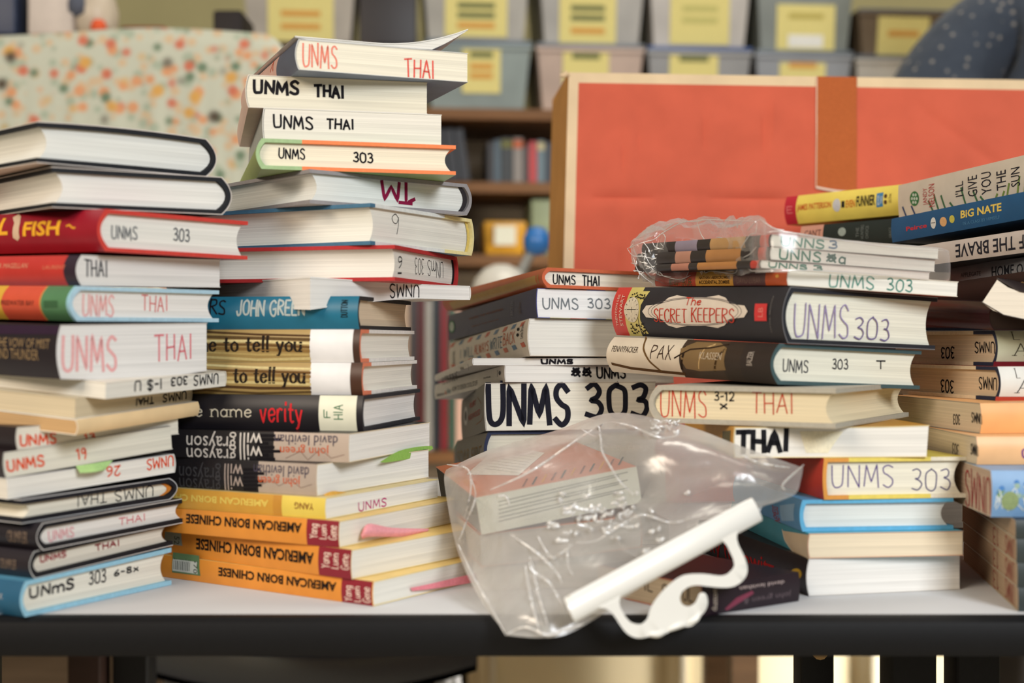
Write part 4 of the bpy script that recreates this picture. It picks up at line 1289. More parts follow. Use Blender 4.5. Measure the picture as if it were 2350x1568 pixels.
book('D9', 'D', 'worn teal paperback with a torn spine corner', 1853, 1225, .893, W=.107, xr=2211, L=.18, cover=(72, 150, 168), top=(96, 186, 208), edge=(206, 160, 130), page=(234, 220, 192), b=.001,
     draw=[('p', 'L', [(1795, 1218), (1853, 1228), (1853, 1285), (1838, 1280), (1812, 1262), (1800, 1240)], (222, 200, 168)), ('l', 'L', [(1795, 1216), (1802, 1242), (1815, 1264), (1846, 1282)], (236, 226, 208), 4)])
book('D8', 'D', 'light blue hardcover between the teal paperback and the red and yellow book', 1835, 1148, .9, W=.106, xr=2188, L=.16, hard=True, cover=(96, 158, 206), top=(100, 174, 222), edge=(98, 174, 214), page=(226, 230, 226), b=.002,
     draw=[TT('L', 'NEMESIS', 1772, 1195, 1786, 1165, (170, 60, 60), 0, 'u'), ('p', 'L', [(1790, 1160), (1822, 1156), (1822, 1196), (1790, 1196)], (150, 190, 222))])
book('D7', 'D', 'red and yellow board book with spidery purple UNMS 303', 1888, 1052, .9, W=.1, xr=2218, L=.15, hard=True, cover=(196, 62, 50), top=(226, 206, 90), edge=(226, 212, 120), edgeb=[(0, .018, (214, 150, 70)), (.018, .075, (226, 206, 100)), (.075, .2, (222, 216, 196))], page=(232, 229, 212), b=.001,
     draw=[H('R', 'UNMS', 1908, 1121, 2051, 1068, (104, 90, 140), 3), H('R', '303', 2097, 1126, 2185, 1076, (90, 84, 120), 3)])
book('D6', 'D', 'yellow-spined paperback with bold black THAI in its corner', 1683, 981, .9, W=.13, xr=2128, L=.18, cover=(206, 150, 56), edge=(226, 206, 150), page=(234, 231, 222), b=.0008,
     warp=lambda x, y, z, W, L, T: (x + .003 * max(0, x / W - .5) * z / T, y, z + .004 * max(0, x / W - .75) ** 1.0 * z / T),
     draw=[H('R', 'THAI', 1690, 1036, 1806, 990, (28, 28, 32), 12), ('p', 'R', [(1835, 990), (1935, 990), (1900, 1040), (1850, 1040)], (236, 228, 200)), ('p', 'L', [(1658, 990), (1676, 988), (1676, 1022), (1658, 1020)], (90, 84, 50)), ('p', 'L', [(1560, 985), (1606, 985), (1606, 1020), (1560, 1020)], (176, 90, 56))])
book('D5', 'D', 'red-spined hardcover turned page edge forward with red UNMS THAI and black 3-12 x', 1918, 892, .875, yaw=58, xl=1489, W=0.165, spine='Y', hard=True, cover=(170, 60, 50), top=(172, 166, 152), edge=(176, 170, 154), jacket=(196, 186, 166), page=(230, 214, 178), b=.007, lift=False, yb=984, roll=0, pitch=0,
     draw=[H('L', 'UNMS', 1512, 946, 1617, 880, (196, 66, 46), 3.2), H('L', '3-12', 1636, 917, 1680, 898, BLK, 3.6), H('L', 'x', 1650, 938, 1664, 922, BLK, 4), H('L', 'THAI', 1722, 945, 1816, 901, (190, 74, 50), 3.2)])
book('D4', 'D', 'dark teal hardcover with a cream and brown painted spine reading PAX', 1766, 787, 0.905, L=0.193, W=.14, xr=2111, yb=882, pitch=1.4, roll=-2.4, hard=True, cover=(66, 50, 36), top=(60, 66, 64), edge=(66, 88, 90), page=(238, 235, 216), b=.007,
     bands=[(1380, 1560, (224, 212, 190)), (1660, 1700, (52, 40, 30)), (1700, 1770, (46, 36, 30))],
     draw=[('p', 'L', [(1558, 800), (1585, 784), (1640, 786), (1662, 800), (1662, 850), (1600, 852), (1570, 846), (1562, 820)], (130, 104, 66)), ('l', 'L', [(1600, 846), (1612, 800), (1630, 790)], (200, 168, 116), 4), ('l', 'L', [(1560, 846), (1568, 812), (1565, 798)], (44, 32, 24), 9),
           ('l', 'L', [(1548, 822), (1580, 802), (1626, 798), (1660, 790)], (50, 36, 26), 4), ('l', 'L', [(1636, 850), (1648, 816), (1660, 800)], (70, 52, 32), 7), ('l', 'L', [(1466, 773), (1474, 800), (1490, 830), (1508, 852)], (112, 84, 48), 6), ('l', 'L', [(1400, 835), (1440, 845), (1500, 852), (1560, 858)], (96, 70, 44), 7),
           TT('L', 'PENNYPACKER', 1403, 807, 1463, 796, (70, 56, 46)), H('L', 'PAX', 1493, 822, 1540, 793, (64, 46, 36), 3), TT('L', 'KLASSEN', 1604, 824, 1655, 810, (196, 180, 156)), TT('L', 'BALZER', 1713, 839, 1727, 807, (190, 180, 168), 0, 'u'),
           H('R', 'UNMS', 1794, 853, 1857, 828, (60, 60, 66), 3.2), H('R', '303', 1917, 847, 1953, 826, (50, 50, 56), 3.2), H('R', 'T', 2018, 847, 2038, 830, BLK, 3.5)])
SWL = []
for k in range(26):
    a = 2 * math.pi * k / 26
    cx_, cy_ = 1596 + 113 * math.cos(a), 715 + 36 * math.sin(a)
    SWL.append((cx_ + 8 * math.cos(5 * a), cy_ + 5 * math.sin(7 * a)))
dots = [(1441 + rnd.uniform(0, 34), y_) for y_ in ([672 + rnd.uniform(0, 14) for _ in range(26)] + [742 + rnd.uniform(0, 24) for _ in range(30)])]
book('D3', 'D', 'black hardcover with a white ornate frame around red spine lettering and a clock face', 1792, 657, 0.905, L=0.199, W=.145, xr=2146, pitch=1.8, roll=-2.0, hard=True, cover=(44, 42, 46), top=(40, 40, 44), edge=(38, 40, 46), jacket=(120, 120, 122), page=(238, 236, 218), b=.006,
     bands=[(1395, 1437, (200, 64, 56)), (1437, 1466, (204, 190, 112))],
     draw=[('p', 'L', [(1464, 668), (1482, 668), (1470, 700), (1468, 735), (1478, 766), (1464, 766)], (204, 190, 112))] + [('d', 'L', x_, y_, 1.6, 1.8, (48, 44, 36)) for x_, y_ in dots]
     + [('d', 'L', 1450, 711, 17, 29, (214, 204, 180)), ('l', 'L', [(1440, 711), (1460, 711)], (40, 36, 34), 2.2), ('l', 'L', [(1450, 705), (1450, 717)], (40, 36, 34), 1.6)]
     + [('l', 'L', [(1450 + 12 * math.cos(q), 711 + 21 * math.sin(q)), (1450 + 15 * math.cos(q), 711 + 26 * math.sin(q))], (50, 46, 42), 1.4) for q in [math.pi * k / 6 for k in range(12)]]
     + [('p', 'L', SWL, (224, 212, 196))] + [('l', 'L', [(1596 + 107 * math.cos(a) * r, 715 + 33 * math.sin(a) * r) for a in [q0 + .09 * j for j in range(5)]], (96, 90, 92), 1.3) for q0 in [2 * math.pi * k / 18 for k in range(18)] for r in (.93, 1.0)]
     + [H('L', 'SECRET', 1502, 738, 1577, 710, (196, 66, 50), 4.4, 'p'), H('L', 'KEEPERS', 1588, 738, 1686, 709, (196, 66, 50), 4.4, 'p'), H('L', 'The', 1572, 700, 1608, 684, (196, 66, 50), 3),
        TT('L', 'TRENTON LEE', 1412, 748, 1420, 676, (224, 200, 180), 0, 'u'), TT('L', 'STEWART', 1421, 748, 1431, 676, (224, 200, 180), 0, 'u'), ('p', 'L', [(1733, 697), (1761, 697), (1761, 737), (1733, 737)], (206, 56, 56)), TT('L', 'LB', 1741, 728, 1753, 706, (226, 130, 120), 0, 'u'),
        TT('L', 'LITTLE, BROWN', 1766, 762, 1772, 680, (140, 136, 130), 0, 'u'), H('R', 'UNMS', 1814, 772, 1948, 702, (150, 136, 178), 3.5), H('R', '303', 1966, 779, 2047, 732, (120, 108, 150), 3.5)])
book('D2', 'D', 'paperback with a many-coloured spine and green UNMS 303', 1805, 618, 0.91, W=.138, xr=2198, L=.2, pitch=2.0, roll=-2.6, cover=(176, 70, 44), edge=(222, 214, 196), page=(236, 233, 222), b=.001,
     bands=[(1757, 1806, (200, 90, 44)), (1683, 1757, (92, 62, 64)), (1597, 1683, (206, 152, 66)), (1520, 1597, (178, 70, 48))],
     draw=[TT('L', 'NATHAN ABERCROMBIE', 1604, 641, 1676, 633, (70, 48, 34), .01), TT('L', 'ACCIDENTAL ZOMBIE', 1603, 652, 1674, 643, (60, 42, 30), .02), TT('L', 'DAVID LUBAR', 1690, 651, 1746, 636, (130, 106, 96)), TT('L', 'MY ROTTEN LIFE', 1535, 656, 1587, 639, (90, 96, 64), .01), ('d', 'L', 1784, 634, 4, 4, (226, 170, 90)),
           H('R', 'UNMS', 1903, 660, 2007, 632, (92, 146, 132), 3.6), H('R', '303', 2036, 671, 2094, 648, (84, 140, 126), 3.6)])
CH = dict(cover=(48, 42, 42), edge=(196, 190, 180), page=(236, 234, 222), b=.001, W=.138, L=.195)
book('D1c', 'D', 'bottom paperback of the three wrapped in clear plastic', 1744, 597, 0.92, xr=2134, pitch=2.0, roll=-2.4, bands=[(1722, 1741, (196, 70, 60)), (1600, 1690, (186, 130, 74)), (1540, 1580, (190, 130, 110))], group='three paperbacks wrapped in clear plastic', **CH,
     draw=[H('R', 'UNNS', 1765, 618, 1852, 602, (80, 130, 112), 4), H('R', '7', 1868, 620, 1888, 604, (80, 130, 112), 4) if 0 else H('R', '3', 1868, 620, 1888, 604, (80, 130, 112), 4)])
book('D1b', 'D', 'middle paperback of the three wrapped in clear plastic, green UNNS and a blot', 1766, 566, 0.92, xr=2146, pitch=2.0, roll=-2.4, bands=[(1740, 1758, (200, 74, 62)), (1620, 1700, (184, 132, 80)), (1550, 1585, (190, 140, 120))], group='three paperbacks wrapped in clear plastic', **CH,
     draw=[H('R', 'UNNS', 1790, 592, 1884, 570, (60, 118, 96), 4.5), H('R', '#a', 1898, 597, 1942, 578, (50, 100, 86), 4.5)])
book('D1a', 'D', 'top paperback of the three wrapped in clear plastic, green UNNS', 1768, 538, 0.92, xr=2154, pitch=2.0, roll=-2.4, bands=[(1744, 1764, (200, 74, 62)), (1630, 1710, (190, 150, 100)), (1550, 1600, (150, 140, 160))], group='three paperbacks wrapped in clear plastic', **CH,
     draw=[H('R', 'UNNS', 1794, 562, 1892, 542, (90, 138, 120), 4.5), H('R', '3', 1904, 566, 1922, 550, (110, 130, 150), 4.5)])

# ---- stack E, right edge of the frame
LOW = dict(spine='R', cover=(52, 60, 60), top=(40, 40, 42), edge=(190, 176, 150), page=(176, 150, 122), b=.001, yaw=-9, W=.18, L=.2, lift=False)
for i, (yt_, lab) in enumerate(((1350, 'lowest dark paperback at the right edge of the table, page corner frayed'), (1293, 'second dark paperback from the table at the right edge'), (1238, 'third dark paperback from the table at the right edge'), (1194, 'dark paperback just under the blue and green patterned book'))):
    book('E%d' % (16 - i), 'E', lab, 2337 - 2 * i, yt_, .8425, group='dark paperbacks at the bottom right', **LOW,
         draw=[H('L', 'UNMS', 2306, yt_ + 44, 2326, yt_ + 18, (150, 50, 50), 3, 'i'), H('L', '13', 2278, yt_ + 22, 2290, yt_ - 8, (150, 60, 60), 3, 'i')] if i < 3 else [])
VINE = []
for k in range(16):
    x_, y_ = 2285 + rnd.uniform(0, 90), 1090 + rnd.uniform(0, 56)
    VINE += [('l', 'R', [(x_, y_), (x_ + rnd.uniform(-16, 16), y_ + 16), (x_ + rnd.uniform(-10, 18), y_ + 30)], (206, 216, 214), 2.5), ('d', 'R', x_ + 5, y_ - 4, 6, 6, rnd.choice([(120, 150, 110), (80, 130, 190), (150, 176, 160)]))]
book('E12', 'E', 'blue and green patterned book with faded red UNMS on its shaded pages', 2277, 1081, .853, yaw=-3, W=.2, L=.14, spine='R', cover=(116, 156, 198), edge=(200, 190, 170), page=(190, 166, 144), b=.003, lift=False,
     draw=VINE + [('d', 'R', 2318, 1150, 20, 22, (140, 158, 112)), H('L', 'UNMS', 2216, 1160, 2272, 1098, (160, 56, 60), 5, 'i')])
E2 = dict(W=.2, L=.15, spine='R', hard=False)
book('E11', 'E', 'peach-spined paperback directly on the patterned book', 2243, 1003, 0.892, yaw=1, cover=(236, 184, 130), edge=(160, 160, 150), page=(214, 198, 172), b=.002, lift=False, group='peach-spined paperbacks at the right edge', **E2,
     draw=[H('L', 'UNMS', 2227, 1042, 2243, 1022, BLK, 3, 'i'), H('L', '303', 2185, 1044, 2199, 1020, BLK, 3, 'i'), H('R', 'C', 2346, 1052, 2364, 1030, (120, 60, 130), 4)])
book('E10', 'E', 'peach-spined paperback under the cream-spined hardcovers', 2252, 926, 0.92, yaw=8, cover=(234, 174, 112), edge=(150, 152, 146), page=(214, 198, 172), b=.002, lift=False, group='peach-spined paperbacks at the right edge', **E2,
     draw=[H('L', 'UNMS', 2229, 969, 2252, 950, BLK, 3, 'i'), H('L', '303', 2187, 973, 2202, 952, BLK, 3, 'i')])
E8 = dict(W=.215, L=.15, spine='R', hard=True, edgeb=[(0, .03, (42, 50, 72)), (.03, .3, (226, 212, 182))], page=(222, 202, 172), b=.004, lift=False)
book('E9', 'E', 'white-spined hardcover with a red stripe, lower of two alike', 2297, 842, 0.955, yaw=15, cover=(228, 228, 220), top=(170, 70, 50), edge=(42, 50, 72), group='hardcovers with pale spines and red stripes', **E8,
     draw=[('p', 'R', [(2290, 911), (2450, 911), (2450, 930), (2290, 930)], (176, 62, 46)), H('R', 'L', 2334, 868, 2342, 846, (120, 116, 110), 2.5, 'p'), H('R', 'A', 2336, 902, 2366, 872, (90, 88, 84), 3, 'p'),
           H('L', 'UNMS', 2239, 893, 2279, 868, BLK, 3.5, 'i'), H('L', '303', 2152, 900, 2180, 874, BLK, 4, 'i')])
book('E8', 'E', 'cream-spined hardcover with a dark red stripe, upper of two alike', 2290, 759, 0.975, yaw=15, cover=(202, 204, 174), top=(150, 60, 46), edge=(42, 50, 72), group='hardcovers with pale spines and red stripes', **E8,
     draw=[('p', 'R', [(2285, 830), (2450, 830), (2450, 850), (2285, 850)], (110, 26, 36)), H('R', 'L', 2328, 780, 2342, 762, (80, 76, 60), 2.5, 'p'), H('R', 'A', 2329, 816, 2356, 788, (80, 76, 60), 3, 'p'),
           H('L', 'UNMS', 2230, 810, 2274, 786, BLK, 3.5, 'i'), H('L', '303', 2153, 822, 2182, 797, BLK, 4, 'i')])
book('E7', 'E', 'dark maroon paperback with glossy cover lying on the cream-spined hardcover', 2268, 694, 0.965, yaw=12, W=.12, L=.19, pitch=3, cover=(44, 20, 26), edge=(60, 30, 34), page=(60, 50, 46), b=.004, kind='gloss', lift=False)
book('E7b', 'E', 'floppy paperback with pale pages curling down over the maroon one', 2262, 648, 0.95, T=.017, yaw=-20, W=0.09, L=.1, spine='X', cover=(40, 30, 32), edge=(60, 50, 46), page=(232, 224, 208), b=.001, lift=False, plane_out=False,
     warp=lambda x, y, z, W, L, T: (x + .010 * (z / T) - .003, y, z - .017 * max(0, x / .03) ** .7 * max(0, 1 - y / L * 1.2) * max(.25, 1 - x / .1)))
PLANE['E'] = (PLANE['E'][0] + Vector((0, 0, .004)), PLANE['E'][1])
book('E6', 'E', 'dark brown spined paperback under the grey-spined one at the right edge', 2500, 600, 0.915, yaw=12, L=.21, W=.15, yb=662, yl=706, cover=(36, 24, 24), edge=(60, 50, 46), page=(220, 212, 198), b=.001, lift=False,
     draw=[TT('L', 'FIRE', 2332, 660, 2360, 645, (170, 140, 96)), ('l', 'L', [(2290, 668), (2306, 640)], (150, 40, 40), 3)])
book('E5', 'E', 'grey-spined paperback with dark lettering below the white-spined one', 2500, 572, 0.93, yaw=9, L=.2, W=.14, yb=628, yl=657, cover=(136, 142, 148), edge=(170, 170, 168), page=(226, 220, 206), b=.001, lift=False,
     draw=[TT('L', 'APPLEGATE', 2205, 637, 2251, 622, (60, 62, 66)), TT('L', 'HOME OF THE BRAVE', 2276, 637, 2470, 590, (40, 42, 48), .01)], group='two paperbacks with the same title, one grey and one white')
book('E3', 'E', 'white-spined paperback with upside-down dark lettering at the right edge', 2485, 507, .945, yaw=24, L=.21, W=.15, yb=562, yl=622, cover=(204, 194, 186), top=(70, 76, 82), edge=(186, 190, 194), page=(232, 228, 216), b=.001, lift=False,
     draw=[TT('L', 'HOME OF THE BRAVE', 2193, 592, 2470, 520, (44, 44, 52), .012, 'i')], group='two paperbacks with the same title, one grey and one white')
book('E2', 'E', 'blue-spined paperback with yellow cartoon lettering', 2485, 412, .945, yaw=23, L=.205, W=.14, yb=478, yl=557, cover=(38, 88, 132), edge=(150, 160, 170), page=(234, 230, 218), b=.001, lift=False,
     draw=[TT('L', 'Peirce', 2080, 531, 2127, 512, (216, 60, 62), .02), ('d', 'L', 2142, 512, 6, 13, (226, 226, 220)), ('l', 'L', [(2138, 512), (2146, 511)], (40, 40, 46), 2), ('d', 'L', 2165, 509, 8, 11, (226, 178, 124)), ('d', 'L', 2185, 503, 6, 9, (206, 196, 90)),
           TT('L', 'BiG NATE', 2205, 502, 2298, 465, (232, 204, 104), .03), TT('L', 'IN A CLASS BY HIMSELF', 2210, 517, 2294, 494, (90, 140, 180))])
fing = []
for x_, yb_, yt_, c_ in ((2078, 500, 476, 1), (2098, 494, 474, 1), (2137, 480, 462, 0), (2150, 480, 448, 0), (2166, 478, 450, 0), (2186, 474, 466, 0), (2212, 466, 432, 0), (2240, 462, 440, 0), (2256, 460, 452, 0), (2278, 455, 446, 2), (2294, 450, 440, 2), (2306, 446, 422, 2), (2330, 440, 406, 2), (2346, 436, 404, 2)):
    cc = [(74, 112, 76), (56, 74, 112), (124, 146, 76)][c_]
    fing.append(('l', 'L', [(x_ + (-6 if c_ < 2 else 10), yt_), (x_ + 4, yb_ + 6)], cc, 6))
book('E1', 'E', 'tall cream-spined paperback with sideways black lettering, highest at the right edge', 2490, 322, .98, yaw=22, L=.21, W=.14, yb=426, yl=512, cover=(216, 206, 188), edge=(220, 216, 206), page=(236, 232, 220), b=.001, lift=False,
     draw=fing + [TT('L', 'JANDY', 2119, 472, 2130, 430, (180, 50, 52), 0, 'u'), TT('L', 'NELSON', 2132, 476, 2144, 421, (180, 50, 52), 0, 'u'), TT('L', "I'LL", 2193, 453, 2210, 415, (44, 42, 48), 0, 'u'), TT('L', 'GIVE', 2222, 453, 2242, 401, (44, 42, 48), 0, 'u'), TT('L', 'YOU', 2253, 448, 2274, 392, (44, 42, 48), 0, 'u'),
                  TT('L', 'THE', 2288, 438, 2308, 389, (44, 42, 48), 0, 'u'), TT('L', 'SUN', 2321, 430, 2340, 382, (44, 42, 48), 0, 'u'), ('d', 'L', 2099, 456, 10.5, 17, (64, 120, 70))] + [('d', 'L', 2099 + 5.5 * math.cos(q), 456 + 10 * math.sin(q), 2.2, 3.4, (206, 216, 200)) for q in [k * 1.05 for k in range(6)]] + [('d', 'L', 2099, 456, 2.2, 3.4, (206, 216, 200))])
for i, (c_, h_) in enumerate((((92, 60, 44), .036), ((60, 84, 90), .034), ((150, 120, 80), .037), ((70, 50, 60), .035), ((34, 40, 62), .036), ((120, 60, 50), .034), ((84, 92, 84), .0345))):
    book('G%d' % i, 'G', ['umber', 'slate', 'sandy', 'plum', 'navy', 'brick red', 'sage'][i] + ' hardcover in the hidden stack behind the right-hand books, before the red box', 2066, 0, 1.18, T=h_, yaw=18, W=.14, L=.17, hard=True, cover=c_, b=.003, group='hardcovers stacked out of sight before the red box')
book('E0b', 'G', 'dark green hardcover behind the blue-spined paperback, under the yellow one', 2064, 500, 1.175, yaw=38, xl=1836, W=.14, yb=562, hard=True, cover=(36, 44, 40), edge=(40, 46, 42), page=(222, 214, 198), b=.002, lift=False,
     bands=[(1820, 1888, (206, 150, 128))], draw=[('d', 'L', 1932, 532, 9, 10, (150, 160, 150)), TT('L', 'THE', 1964, 545, 1971, 522, (110, 116, 110), 0, 'u'), TT('L', 'HUNTERS', 1975, 548, 1982, 516, (110, 116, 110), 0, 'u'), TT('L', 'CHOICE', 1986, 548, 1993, 518, (110, 116, 110), 0, 'u'), TT('L', 'GRACE', 2040, 546, 2046, 522, (110, 116, 110), 0, 'u'),
                                                      TT('L', "CAN'T", 1846, 544, 1884, 526, (90, 60, 60))])
book('E0', 'G', 'yellow hardcover with a red spine end, propped before the red box', 2070, 422, 1.21, yaw=40, xl=1800, W=.13, yb=492, yl=516, hard=True, cover=(232, 210, 98), edge=(236, 216, 120), page=(236, 233, 226), b=.004, lift=False, bands=[(1780, 1826, (190, 40, 56))],
     draw=[TT('L', 'JAMES PATTERSON', 1829, 488, 1907, 462, (196, 84, 40), .02), ('d', 'L', 1920, 471, 9, 15, (200, 200, 200)), TT('L', 'I', 1931, 477, 1938, 461, (36, 34, 34), .03), TT('L', 'EVEN', 1941, 477, 1962, 458, (204, 104, 40), .02), TT('L', 'FUNNIER', 1965, 475, 2008, 446, (36, 34, 34), .03),
           ('p', 'L', [(2011, 444), (2026, 441), (2026, 474), (2011, 476)], (62, 126, 170)), TT('L', 'BOOK', 2013, 471, 2018, 447, (226, 226, 220), 0, 'u'), TT('L', 'TWO', 2020, 468, 2025, 450, (226, 226, 220), 0, 'u'), ('d', 'L', 2032, 464, 3.5, 5, (90, 60, 40)), ('d', 'L', 2032, 450, 3.5, 5, (90, 60, 40)), TT('L', 'Little, Brown', 2038, 466, 2047, 444, (150, 130, 70), 0, 'u'),
           H('L', 'E', 1807, 490, 1818, 474, (226, 120, 120), 2.5)])
# hidden support under the two books that stand behind the right-hand stack is the white-spined paperback itself

# ---- books in the clear bag
book('K3', 'K', 'grey block of pages lying lowest inside the large clear bag', 1108, 1300, .91, yaw=12, W=.112, L=.16, spine='X', cover=(120, 104, 92), page=(190, 182, 168), b=.001)
book('K2', 'K', 'orange-covered paperback in the middle inside the large clear bag', 1106, 1226, .905, yaw=12, W=.112, L=.16, roll=5, pitch=1, spine='X', cover=(196, 120, 76), page=(176, 168, 156), edge=(204, 130, 90), b=.001)
bk = book('K1', 'K', 'slipcase with fine print on a pale side, topmost inside the large clear bag', 1105, 1142, .9, yaw=12, W=.112, L=.165, roll=9.5, pitch=2, spine='R', cover=(196, 196, 180), top=(196, 110, 70), edge=(196, 110, 70), page=(120, 116, 110), b=.0003,
          draw=[('l', 'R', [(1145, 1152 + 9 * k), (1440 - 20 * (k % 2), 1084 + 9 * k)], (120, 122, 112), 2.2) for k in range(6)] + [('p', 'T', [(1070, 1090), (1150, 1020), (1250, 1040), (1190, 1092)], (222, 220, 212))]
          + [('l', 'T', [(1200 + 22 * k, 1118 - 5 * k), (1210 + 22 * k, 1100 - 5 * k)], [(120, 60, 40), (60, 56, 52), (210, 150, 60)][k % 3], 5) for k in range(11)] + [('l', 'T', [(1110 + 6 * k, 1076 - 6 * k), (1190 + 6 * k, 1086 - 6 * k)], (150, 148, 142), 1.6) for k in range(8)])

# ------------------------------------------------------------------ clear plastic
def film(name, haze, body, gloss=.62, scale=70.0, rough=.16, bump=.35):
    m, nt, b = nodes_of(name)
    N, L = nt.nodes, nt.links
    N.remove(b)
    out = [n for n in N if n.type == 'OUTPUT_MATERIAL'][0]
    tr = N.new('ShaderNodeBsdfTransparent'); tr.inputs[0].default_value = (.95, .945, .93, 1)
    gl = N.new('ShaderNodeBsdfGlossy'); gl.inputs['Roughness'].default_value = rough; gl.inputs[0].default_value = (1, 1, 1, 1)
    df = N.new('ShaderNodeBsdfDiffuse'); df.inputs[0].default_value = (.93, .92, .90, 1)
    tl = N.new('ShaderNodeBsdfTranslucent'); tl.inputs[0].default_value = (.93, .92, .90, 1)
    tc = N.new('ShaderNodeTexCoord')
    n1 = N.new('ShaderNodeTexNoise'); n1.inputs['Scale'].default_value = scale; n1.inputs['Detail'].default_value = 3; n1.inputs['Distortion'].default_value = 1.2
    L.new(tc.outputs['Object'], n1.inputs['Vector'])
    bp = N.new('ShaderNodeBump'); bp.inputs['Strength'].default_value = bump; bp.inputs['Distance'].default_value = .004
    L.new(n1.outputs[0], bp.inputs['Height'])
    for s in (gl, df, tl):
        L.new(bp.outputs[0], s.inputs['Normal'])
    sc = N.new('ShaderNodeMixShader'); sc.inputs[0].default_value = .5
    L.new(df.outputs[0], sc.inputs[1]); L.new(tl.outputs[0], sc.inputs[2])
    bo = N.new('ShaderNodeMixShader'); bo.inputs[0].default_value = gloss
    L.new(sc.outputs[0], bo.inputs[1]); L.new(gl.outputs[0], bo.inputs[2])
    lw = N.new('ShaderNodeLayerWeight'); lw.inputs[0].default_value = .35
    L.new(bp.outputs[0], lw.inputs['Normal'])
    mr = N.new('ShaderNodeMapRange'); mr.inputs[3].default_value = haze; mr.inputs[4].default_value = body
    L.new(lw.outputs['Facing'], mr.inputs[0])
    n2 = N.new('ShaderNodeTexNoise'); n2.inputs['Scale'].default_value = 11; n2.inputs['Detail'].default_value = 2
    L.new(tc.outputs['Object'], n2.inputs['Vector'])
    m2 = N.new('ShaderNodeMapRange'); m2.inputs[1].default_value = .35; m2.inputs[2].default_value = .68; m2.inputs[3].default_value = .6; m2.inputs[4].default_value = 1.5
    L.new(n2.outputs[0], m2.inputs[0])
    mu = N.new('ShaderNodeMath'); mu.operation = 'MULTIPLY'; mu.use_clamp = True
    L.new(mr.outputs[0], mu.inputs[0]); L.new(m2.outputs[0], mu.inputs[1])
    mx = N.new('ShaderNodeMixShader')
    L.new(mu.outputs[0], mx.inputs[0]); L.new(tr.outputs[0], mx.inputs[1]); L.new(bo.outputs[0], mx.inputs[2])
    L.new(mx.outputs[0], out.inputs[0])
    return m


def surf(net, n):
    """smooth surface through a net of (px, py, depth) points"""
    rows = [cat_rom(r, n) for r in net]
    cols = [cat_rom([r[i] for r in rows], n) for i in range(len(rows[0]))]
    return [[at(*cols[i][j]) for i in range(len(cols))] for j in range(len(cols[0]))]


def crumple(P, amp, freq, seed, keep=0.0):
    out = []
    for j, r in enumerate(P):
        q = []
        for i, p in enumerate(r):
            s = Vector((seed, seed * 2, 0))
            a = noise.noise(p * freq + s)
            rid = 1 - abs(noise.noise(p * freq * 1.9 + s * 2)) * 2
            c = noise.noise_vector(p * freq * 1.3 + s)
            e = min(1, min(j, len(P) - 1 - j) / 5 + keep, min(i, len(r) - 1 - i) / 5 + keep)
            q.append(p + (Vector((0, -1, 0)) * (a * .8 + rid * .5) + c * .5) * amp * e)
        out.append(q)
    return out


bag = empty('plastic_bag', Matrix.Translation(at(1300, 1365, .86)))
tag(bag, 'large clear plastic bag with a white snap handle, slumped over the table edge', 'bag')
front = [
    [(1024, 1078, 1.00), (1130, 1030, 1.01), (1280, 987, 1.00), (1395, 949, .98), (1500, 958, .95), (1600, 985, .915), (1700, 1024, .885), (1843, 1074, .872)],
    [(1020, 1110, .96), (1120, 1075, .91), (1270, 1040, .905), (1390, 1010, .90), (1510, 1005, .875), (1620, 1035, .862), (1720, 1066, .858), (1838, 1100, .862)],
    [(1042, 1235, .91), (1150, 1190, .872), (1290, 1150, .868), (1400, 1120, .866), (1510, 1105, .856), (1620, 1106, .85), (1720, 1116, .848), (1826, 1132, .856)],
    [(1070, 1315, .87), (1180, 1285, .846), (1300, 1250, .842), (1400, 1225, .842), (1500, 1200, .838), (1600, 1178, .835), (1700, 1158, .838), (1785, 1150, .85)],
    [(1112, 1392, .832), (1200, 1385, .815), (1295, 1372, .810), (1390, 1335, .812), (1490, 1275, .816), (1580, 1230, .82), (1670, 1184, .828), (1752, 1160, .84)],
    [(1166, 1459, .800), (1236, 1464, .796), (1300, 1456, .801), (1382, 1410, .808), (1482, 1340, .814), (1572, 1275, .818), (1662, 1220, .826), (1746, 1172, .838)]]
back = [[(a[0], a[1], a[2]) for a in front[0]],
        [(1020, 1108, 1.03)] + [(a[0], a[1] + 5, 1.09) for a in front[1][1:4]] + [(1515, 1010, .965), (1622, 1040, .915), (1722, 1070, .88), (1838, 1102, .866)],
        [(1042, 1230, .98), (1150, 1190, 1.06), (1290, 1150, 1.06), (1400, 1120, 1.04), (1515, 1105, .91), (1622, 1108, .872), (1722, 1118, .862), (1826, 1134, .858)],
        [(1070, 1310, .91), (1180, 1285, .90), (1300, 1250, .895), (1400, 1225, .88), (1500, 1200, .862), (1600, 1178, .852), (1700, 1160, .852), (1785, 1152, .853)],
        [(1112, 1390, .845), (1200, 1385, .835), (1295, 1372, .826), (1390, 1335, .822), (1490, 1275, .824), (1580, 1230, .828), (1670, 1186, .834), (1752, 1162, .842)],
        [(a[0], a[1], a[2] + .002) for a in front[5]]]
fm_ = film('clear_film', .27, .7, .30, 30, .22, .3)
mb = MB()
mb.grid(crumple(surf(front, 9), .0042, 22, 3.0), fm_)
mb.grid(crumple(surf(back, 9), .003, 18, 9.0), fm_)
FOLD_GLINT = film('fold_glint_film', .75, .95, .35, 60, .2, .2)  # milky white film for creases and for glints modelled as tubes


def fold_glint_lines(mb, lines, org, sc, depth, r=.0007, m=None):
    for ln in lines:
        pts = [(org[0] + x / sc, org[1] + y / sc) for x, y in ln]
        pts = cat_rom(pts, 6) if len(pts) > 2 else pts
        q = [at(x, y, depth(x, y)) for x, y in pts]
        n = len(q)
        mb.tube(q, [r * (.35 + .65 * math.sin(math.pi * (i + .5) / n)) for i in range(n)], m or FOLD_GLINT, 6)


SURF = [p for r in surf(front, 3) for p in r]


